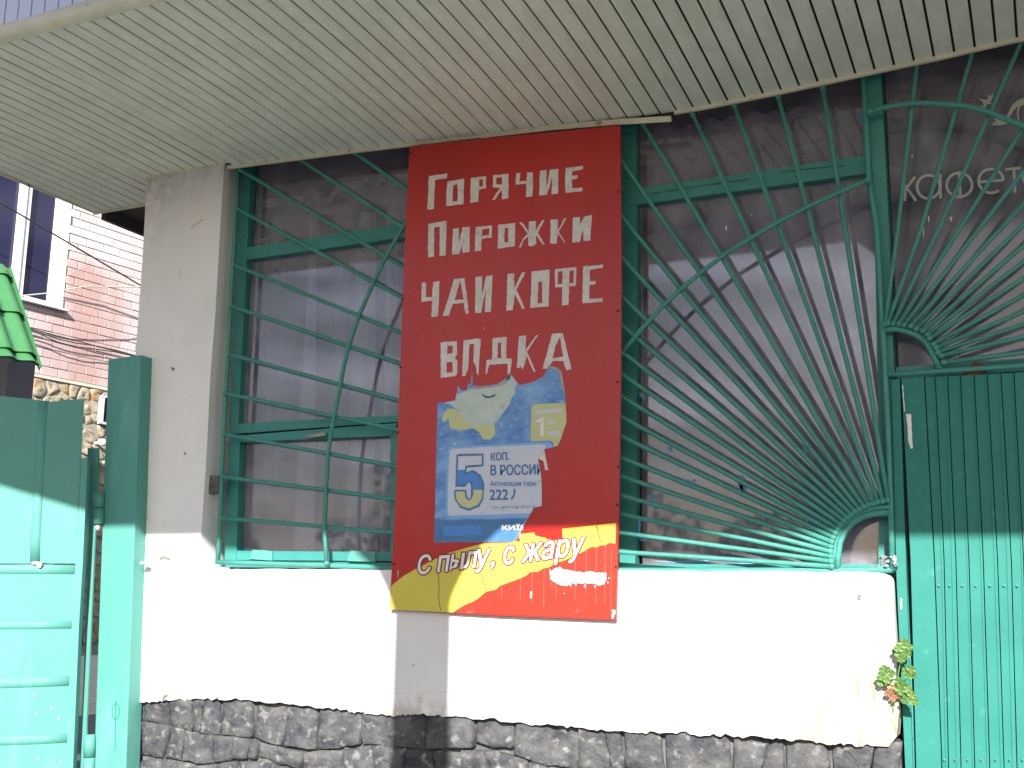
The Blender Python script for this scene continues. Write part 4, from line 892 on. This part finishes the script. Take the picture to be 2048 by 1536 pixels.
# wall body behind (with the window opening)
def nbox(name, sa_, sb, za, zb_, h0, h1, m_, par=None):
    V = [n3(s, z, h) for h in (h0, h1) for (s, z) in ((sa_, za), (sb, za), (sb, zb_), (sa_, zb_))]
    return obj(name, V, [(0,3,2,1),(4,5,6,7),(0,1,5,4),(1,2,6,5),(2,3,7,6),(3,0,4,7)], m_, par or nh)
M['bmortar'] = mat('dark_brick_mortar', (.13, .115, .115), (.2, .18, .18), .9, 20)
M['jamb'] = mat('cream_jamb', (.55, .53, .44), (.5, .48, .40), .85, 9)
nbox('wall', sR, s1+1.5, zB-.02, 6.5, -.4, .004, M['bmortar']); nbox('wall', s0-3, sR, zB-.02, zS-.004, -.4, .004, M['bmortar']); nbox('wall', s0-3, sR, zTop+.6, 6.5, -.4, .004, M['bmortar'])
z = zS+.01
while z < zTop+.55: nbox('jamb_brick', sR-.006, sR-.001, z, z+.076, -.13, .010, M['jamb']); z += CP
nbox('base_ledge', s0-3, s1+1.5, zB-.022, zB+.006, -.05, .022, M['jamb'])
# window
nw = D.objects.new('window', None); COL.objects.link(nw); nw.parent = nh
hw_ = -.10
sa1 = nhit(124, 600, hw_)[0]; sg0, sg1 = nhit(50, 500, hw_)[0], nhit(112, 500, hw_)[0]; sm0, sm1 = nhit(36, 500, hw_)[0], nhit(50, 500, hw_)[0]
nbox('frame', sg1, sR-.007, zS+.03, zTop+.5, hw_-.05, hw_+.0, M['pvc'], nw)
nbox('mullion', sm0-.03, sm1+.005, zS+.03, zTop+.5, hw_-.05, hw_+.02, M['pvc'], nw); nbox('mullion', sm0-.01, sm0+.02, zS+.1, zTop+.4, hw_+.02, hw_+.035, M['pvc'], nw)
nbox('frame', s0-1, sR-.007, zS+.0, zS+.075, hw_-.05, hw_+.004, M['pvc'], nw)
nbox('sash', sg1-.035, sg1-.001, zS+.076, zTop+.5, hw_-.04, hw_-.008, M['pvc'], nw)
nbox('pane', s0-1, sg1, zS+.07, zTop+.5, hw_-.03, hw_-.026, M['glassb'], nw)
nbox('inner_curtain', s0-1, sm0-.06, zS+.07, zTop+.5, hw_-.12, hw_-.11, M['curtain'], nw)
nbox('dark_room', s0-1, sR, zS, zTop+.6, -.9, -.88, M['room'], nw)
nbox('sill', s0-3, sR+.03, zS-.012, zS+.002, -.1, .06, M['pvc'], nw)
nbox('sill', s0-3, sR+.03, zS-.022, zS-.0125, .052, .062, M['greyp'], nw)
# rubble base
reg = [nhit(-30, 715), nhit(330, 795)]; ra = nhit(-40, 760)[0]; rb = nhit(320, 760)[0]+.1
poly = [(ra, zB-2.4), (rb, zB-2.4), (rb, zB-.024), (ra, zB-.024)]
seeds = []
zz = zB-.10
while zz > zB-2.4:
    ss = ra+random.uniform(0, .1)
    while ss < rb: seeds.append((ss, zz+random.uniform(-.06, .06))); ss += random.uniform(.07, .20)
    zz -= .105
nbox('rubble_mortar', ra-2.5, rb+1.5, zB-2.5, zB-.023, -.4, .004, M['ymortar'])
for c in voronoi(seeds, poly, 1.15):
    if len(c) < 3: continue
    q = shrink(c, random.uniform(.004, .009))
    if q and len(q) > 2:
        V, F = stone_mesh(q, lambda u, v, h: n3(u, v, h), random.uniform(.008, .024), .022, .014); obj('stone', V, F, M['ystone'], nh, True)
# small white vent frame and white ball on the base
va, vb = nhit(204, 790, .06), nhit(216, 850, .06)
for (a, b, c, d) in ((va[0], va[0]+.025, vb[1], va[1]), (va[0], va[0]+.3, va[1]-.02, va[1]), (va[0], va[0]+.3, vb[1], vb[1]+.02), (va[0]+.28, va[0]+.3, vb[1], va[1])):
    nbox('vent_frame', a, b, c, d, .02, .075, M['pvc'])
nbox('vent_opening', va[0]+.02, va[0]+.29, vb[1]+.01, va[1]-.01, .03, .05, M['dark'])
lm = thing('white_ball', n3(*nhit(206, 885, .12), .12), 'small round white ball on the rubble base beside the post', 'ball')
me_v = []; me_f = []; nn_ = 12
for i in range(9):
    th = math.pi*i/8
    for j in range(nn_): me_v.append(worldloc(lm)+Vector((math.sin(th)*math.cos(2*math.pi*j/nn_), math.sin(th)*math.sin(2*math.pi*j/nn_), math.cos(th)))*.036)
for i in range(8): me_f += [(i*nn_+j, (i+1)*nn_+j, (i+1)*nn_+(j+1) % nn_, i*nn_+(j+1) % nn_) for j in range(nn_)]
obj('globe', me_v, me_f, M['white'], lm, True)
p0 = worldloc(lm); G().tube([p0, p0-NN*.12], .015, 8).make('bracket', M['pvc'], lm)

# ================================================================== green tiled roof
Db = 8.5; Pb = depth(78, 724, Db)
def proj(P):
    v = P-CAM; z_ = v.dot(_f); return (1024+FPX*v.dot(CR)/z_, 768-FPX*v.dot(CU)/z_)
best = None
for al in range(5, 88):
    dn = Vector((NN.x*math.cos(R(al)), NN.y*math.cos(R(al)), -math.sin(R(al))))
    for li in range(30, 200, 2):
        q = proj(Pb-dn*(li/100)); e = (q[0]-19)**2+(q[1]-536)**2
        if best is None or e < best[0]: best = (e, dn, li/100)
dn, Lr = best[1], best[2]; TN = ND.cross(dn).normalized()
if TN.dot(CAM-Pb) < 0: TN = -TN
trf = thing('tiled_roof', Pb, 'small bright green metal tiled roof at the left edge below the neighbour window', 'roof')
vl = [proj(Pb-dn*Lr*t)[1] for t in np.linspace(0, 1, 50)]
lips = [float(np.interp(-y_, [-a for a in vl], np.linspace(0, 1, 50))) for y_ in (713, 633, 557.5, 500)]
wl = .178; bounds = [0.0]+[l*Lr for l in lips]
def tilepiece(u0, v0, v1, low):
    V = []; nu = 12; nv = 5
    for j in range(nv+1):
        for i in range(nu+1):
            u = u0-wl*i/nu; v = v0+(v1-v0)*j/nv; ph = i/nu*2*math.pi
            h = .024*(-math.cos(ph))+.0
            h += .022*(1-j/nv)
            V.append(Pb+ND*u-dn*(v+(.012*math.cos(ph) if True else 0))+TN*h)
    F = [(j*(nu+1)+i, j*(nu+1)+i+1, (j+1)*(nu+1)+i+1, (j+1)*(nu+1)+i) for j in range(nv) for i in range(nu)]
    obj('tile', V, F, M['tile'], trf, True)
    V2 = [V[i] for i in range(nu+1)]+[V[i]-TN*.024+dn*.0 for i in range(nu+1)]
    obj('tile_edge', V2, [(i, i+1, nu+2+i, nu+1+i) for i in range(nu)], M['tilee'], trf)
rowsv = [(-.03, bounds[1]), (bounds[1], bounds[2]), (bounds[2], bounds[3]), (bounds[3], Lr)]
for ci_ in range(7):
    for (a, b) in rowsv: tilepiece(-ci_*wl, a, b, True)
V = [Pb+TN*h-dn*v for v in (-.05, Lr+.0) for h in (-.03, .012)]; obj('verge_trim', V+[v+ND*.006 for v in V], [(0,1,3,2),(4,6,7,5),(0,4,5,1),(2,3,7,6),(0,2,6,4),(1,5,7,3)], M['tile'], trf)
pb = depth(8, 760, 8.9); gpp = thing('grey_pillar', Vector((pb.x-.05, pb.y, 0)), 'dark grey pillar under the green tiled roof at the left edge', 'pillar')
G().box((pb.x-.35, pb.y-.1, 0), (onY(15, 760, pb.y-.1).x, pb.y+.15, onZ(8, 712, 3.1).z if False else onY(8, 705, pb.y).z)).make('shaft', M['greyp'], gpp)
a_ = onY(8, 705, pb.y); G().box((pb.x-.38, pb.y-.13, a_.z-.25), (a_.x+.01, pb.y+.0-.101, a_.z-.2)).make('band', M['greyp'], gpp)

# ================================================================== cables
def cable(name, pts, h, r, m_, label, cat='cable', sub=14, sagz=.0, group=None):
    P = []
    for k in range(len(pts)-1):
        a = hit(*pts[k], NP+NN*h[k], NN); b = hit(*pts[k+1], NP+NN*h[k+1], NN)
        for i in range(sub): P.append(a+(b-a)*(i/sub)+Vector((0, 0, -sagz*math.sin(math.pi*i/sub))))
    P.append(b); t_ = thing(name, P[0], label, cat, group); G().tube(P, r, 6).make('wire', m_, t_, True); return P
cable('overhead_cable', [(-60,374),(0,405),(141,488),(280,570),(420,660)], [.5,.45,.33,.24,.2], .0075, M['cable'], 'dark twisted cable crossing in front of the neighbour window')
cable('light_cord', [(38,592),(90,587),(172,572.5),(280,574),(400,580)], [.2,.25,.3,.3,.3], .006, M['cord'], 'pale cord stretched across the brick wall below the window')
for i, (dz, lb) in enumerate(((0, 'uppermost dark wire of the loose bundle on the brick wall'), (6, 'tangled middle wire of the loose bundle on the brick wall'), (12, 'lowest drooping wire of the loose bundle on the brick wall'))):
    rr = random.Random(i+3)
    cable('wall_wire', [(40,650+dz*.4),(80,662+dz*.5),(115,672+dz),(150,682+dz*.9+rr.uniform(-3, 3)),(185,690+dz*.5+rr.uniform(-3, 3)),(230,700+dz*.3),(275,712+dz*.2)], [.05+.02*i]*7, .0055, M['cable'], lb, group=None, sub=4)

# ================================================================== wall plant
wp = thing('wall_plant', onY(1792, 1385, WY-.01), 'small green weed with lobed leaves growing from the crack beside the door', 'plant')
def leaf(px, py, s, rot, m_, tilt=.3, yo=-.03):
    c = onY(px, py, WY+yo); nl = 3; V = [c]; n = 26
    for i in range(n):
        th = 2*math.pi*i/n; r = s*(.86+.20*abs(math.cos(th*2.5)))*(1.0 if not (i in (0,)) else .55)
        x = r*math.cos(th+rot); z_ = r*math.sin(th+rot); V.append(c+Vector((x, -tilt*z_*.8-.25*r*abs(math.sin(th*2.5)), z_)))
    V2 = [v+Vector((0, .0012, 0)) for v in V]
    obj('leaf', V+V2, [(0, 1+i, 1+(i+1) % n) for i in range(n)]+[(n+1, n+2+(i+1) % n, n+2+i) for i in range(n)], m_, wp)
for a, b, s in ((1807,1287,.018),(1797,1297,.015),(1816,1295,.017),(1799,1308,.016),(1813,1308,.017),(1802,1318,.014),(1790,1302,.012),(1770,1342,.020),(1762,1352,.016),(1775,1352,.018),(1761,1366,.012),(1784,1347,.013),(1774,1361,.012),(1812,1342,.014),(1822,1340,.015),(1817,1352,.013),(1826,1350,.012),(1798,1365,.018),(1806,1373,.018),(1800,1381,.017),(1816,1379,.015),(1824,1390,.015),(1812,1392,.014),(1822,1400,.015),(1830,1404,.012),(1809,1401,.012)):
    leaf(a, b, s, random.uniform(0, 6), M['leaf'], random.uniform(.1, .6), random.uniform(-.055, -.02))
for a, b, s in ((1781,1383,.012),(1775,1388,.011),(1788,1376,.010),(1778,1371,.008),(1786,1397,.011),(1792,1390,.012)): leaf(a, b, s, random.uniform(0, 6), M['leafd'], random.uniform(.1, .6), -.03)
g = G(); root = onY(1791, 1400, WY-.004)
for a, b in ((1806,1295),(1802,1312),(1766,1350),(1820,1345),(1806,1372),(1824,1398),(1784,1388),(1780,1412),(1790,1416)):
    e = onY(a, b, WY-.03); g.tube([root, (root+e)/2+Vector((0, -.012, .004)), e], .0016, 5)
g.make('stem', M['leaf'], wp)
# crumpled foil in the corner of the grille
fo = thing('foil_scrap', onY(1780, 1125, GY), 'scrap of crumpled silver foil wedged at the lower right corner of the grille', 'scrap')
V = []; 
for j in range(6):
    for i in range(9):
        px_ = 1758+i*5; py_ = 1136-j*4.4-i*.6+random.uniform(-2.5, 2.5); V.append(onY(px_+random.uniform(-2, 2), py_, GY-.012+random.uniform(-.014, .014)))
obj('crumple', V, [(j*9+i, j*9+i+1, (j+1)*9+i+1, (j+1)*9+i) for j in range(5) for i in range(8) if random.random() < .62], M['foil'], fo)
# snail-like brass handle bit behind the ring
kb = thing('brass_knob', onY(1697, 1078, .12), 'dull brass round object on the sill inside the right window beside the small arch', 'ornament')
c = onY(1697, 1080, .12); G().tube([c+Vector((0, 0, -.03)), c+Vector((.002, 0, .0)), c+Vector((.004, 0, .05)), c+Vector((.004, 0, .07))], [.014, .030, .026, .008], 12).make('body', M['brass'], kb, True)

# ================================================================== across the street (seen in the panes)
fw = thing('garden_wall', (0, -24, 0), 'long pale garden wall across the street', 'wall'); G().box((-40, -24.2, 0), (40, -24, 2.3)).make('wall', M['farwall'], fw)
G().box((-40, -24.25, 2.3), (40, -23.95, 2.42)).make('coping', M['plaster'], fw)
for i in range(9):
    x = -26+i*6.3+random.uniform(-1.5, 1.5); hh = random.uniform(3.3, 3.8)+(1.5 if i < 3 else 0); y = -26+random.uniform(-1, 1)
    t_ = thing('street_tree', (x, y, 0), 'leafy tree behind the garden wall across the street', 'tree', 'trees behind the garden wall across the street')
    G().tube([(x, y, 0), (x+.1, y, hh*.35), (x, y+.1, hh*.7)], [.16, .12, .06], 8).make('trunk', M['bark'], t_, True)
    g = G(); rr = random.Random(i)
    cl = [(rr.gauss(0, 1.1), rr.gauss(0, .9), rr.uniform(.45, 1)*hh) for _ in range(16)]
    for (cx_, cyy, cz) in cl:
        for _ in range(60):
            v = Vector((rr.gauss(0, 1), rr.gauss(0, 1), rr.gauss(0, .8))).normalized()*rr.uniform(.5, .75)+Vector((x+cx_, y+cyy, cz)); a = Vector((rr.gauss(0, 1), rr.gauss(0, 1), rr.gauss(0, 1))).normalized()*.17; b = a.cross(Vector((rr.random(), rr.random(), 1))).normalized()*.11
            g.add([v-a, v+b, v+a, v-b], [(0, 1, 2, 3)])
    g.make('crown', M['foliage'], t_)
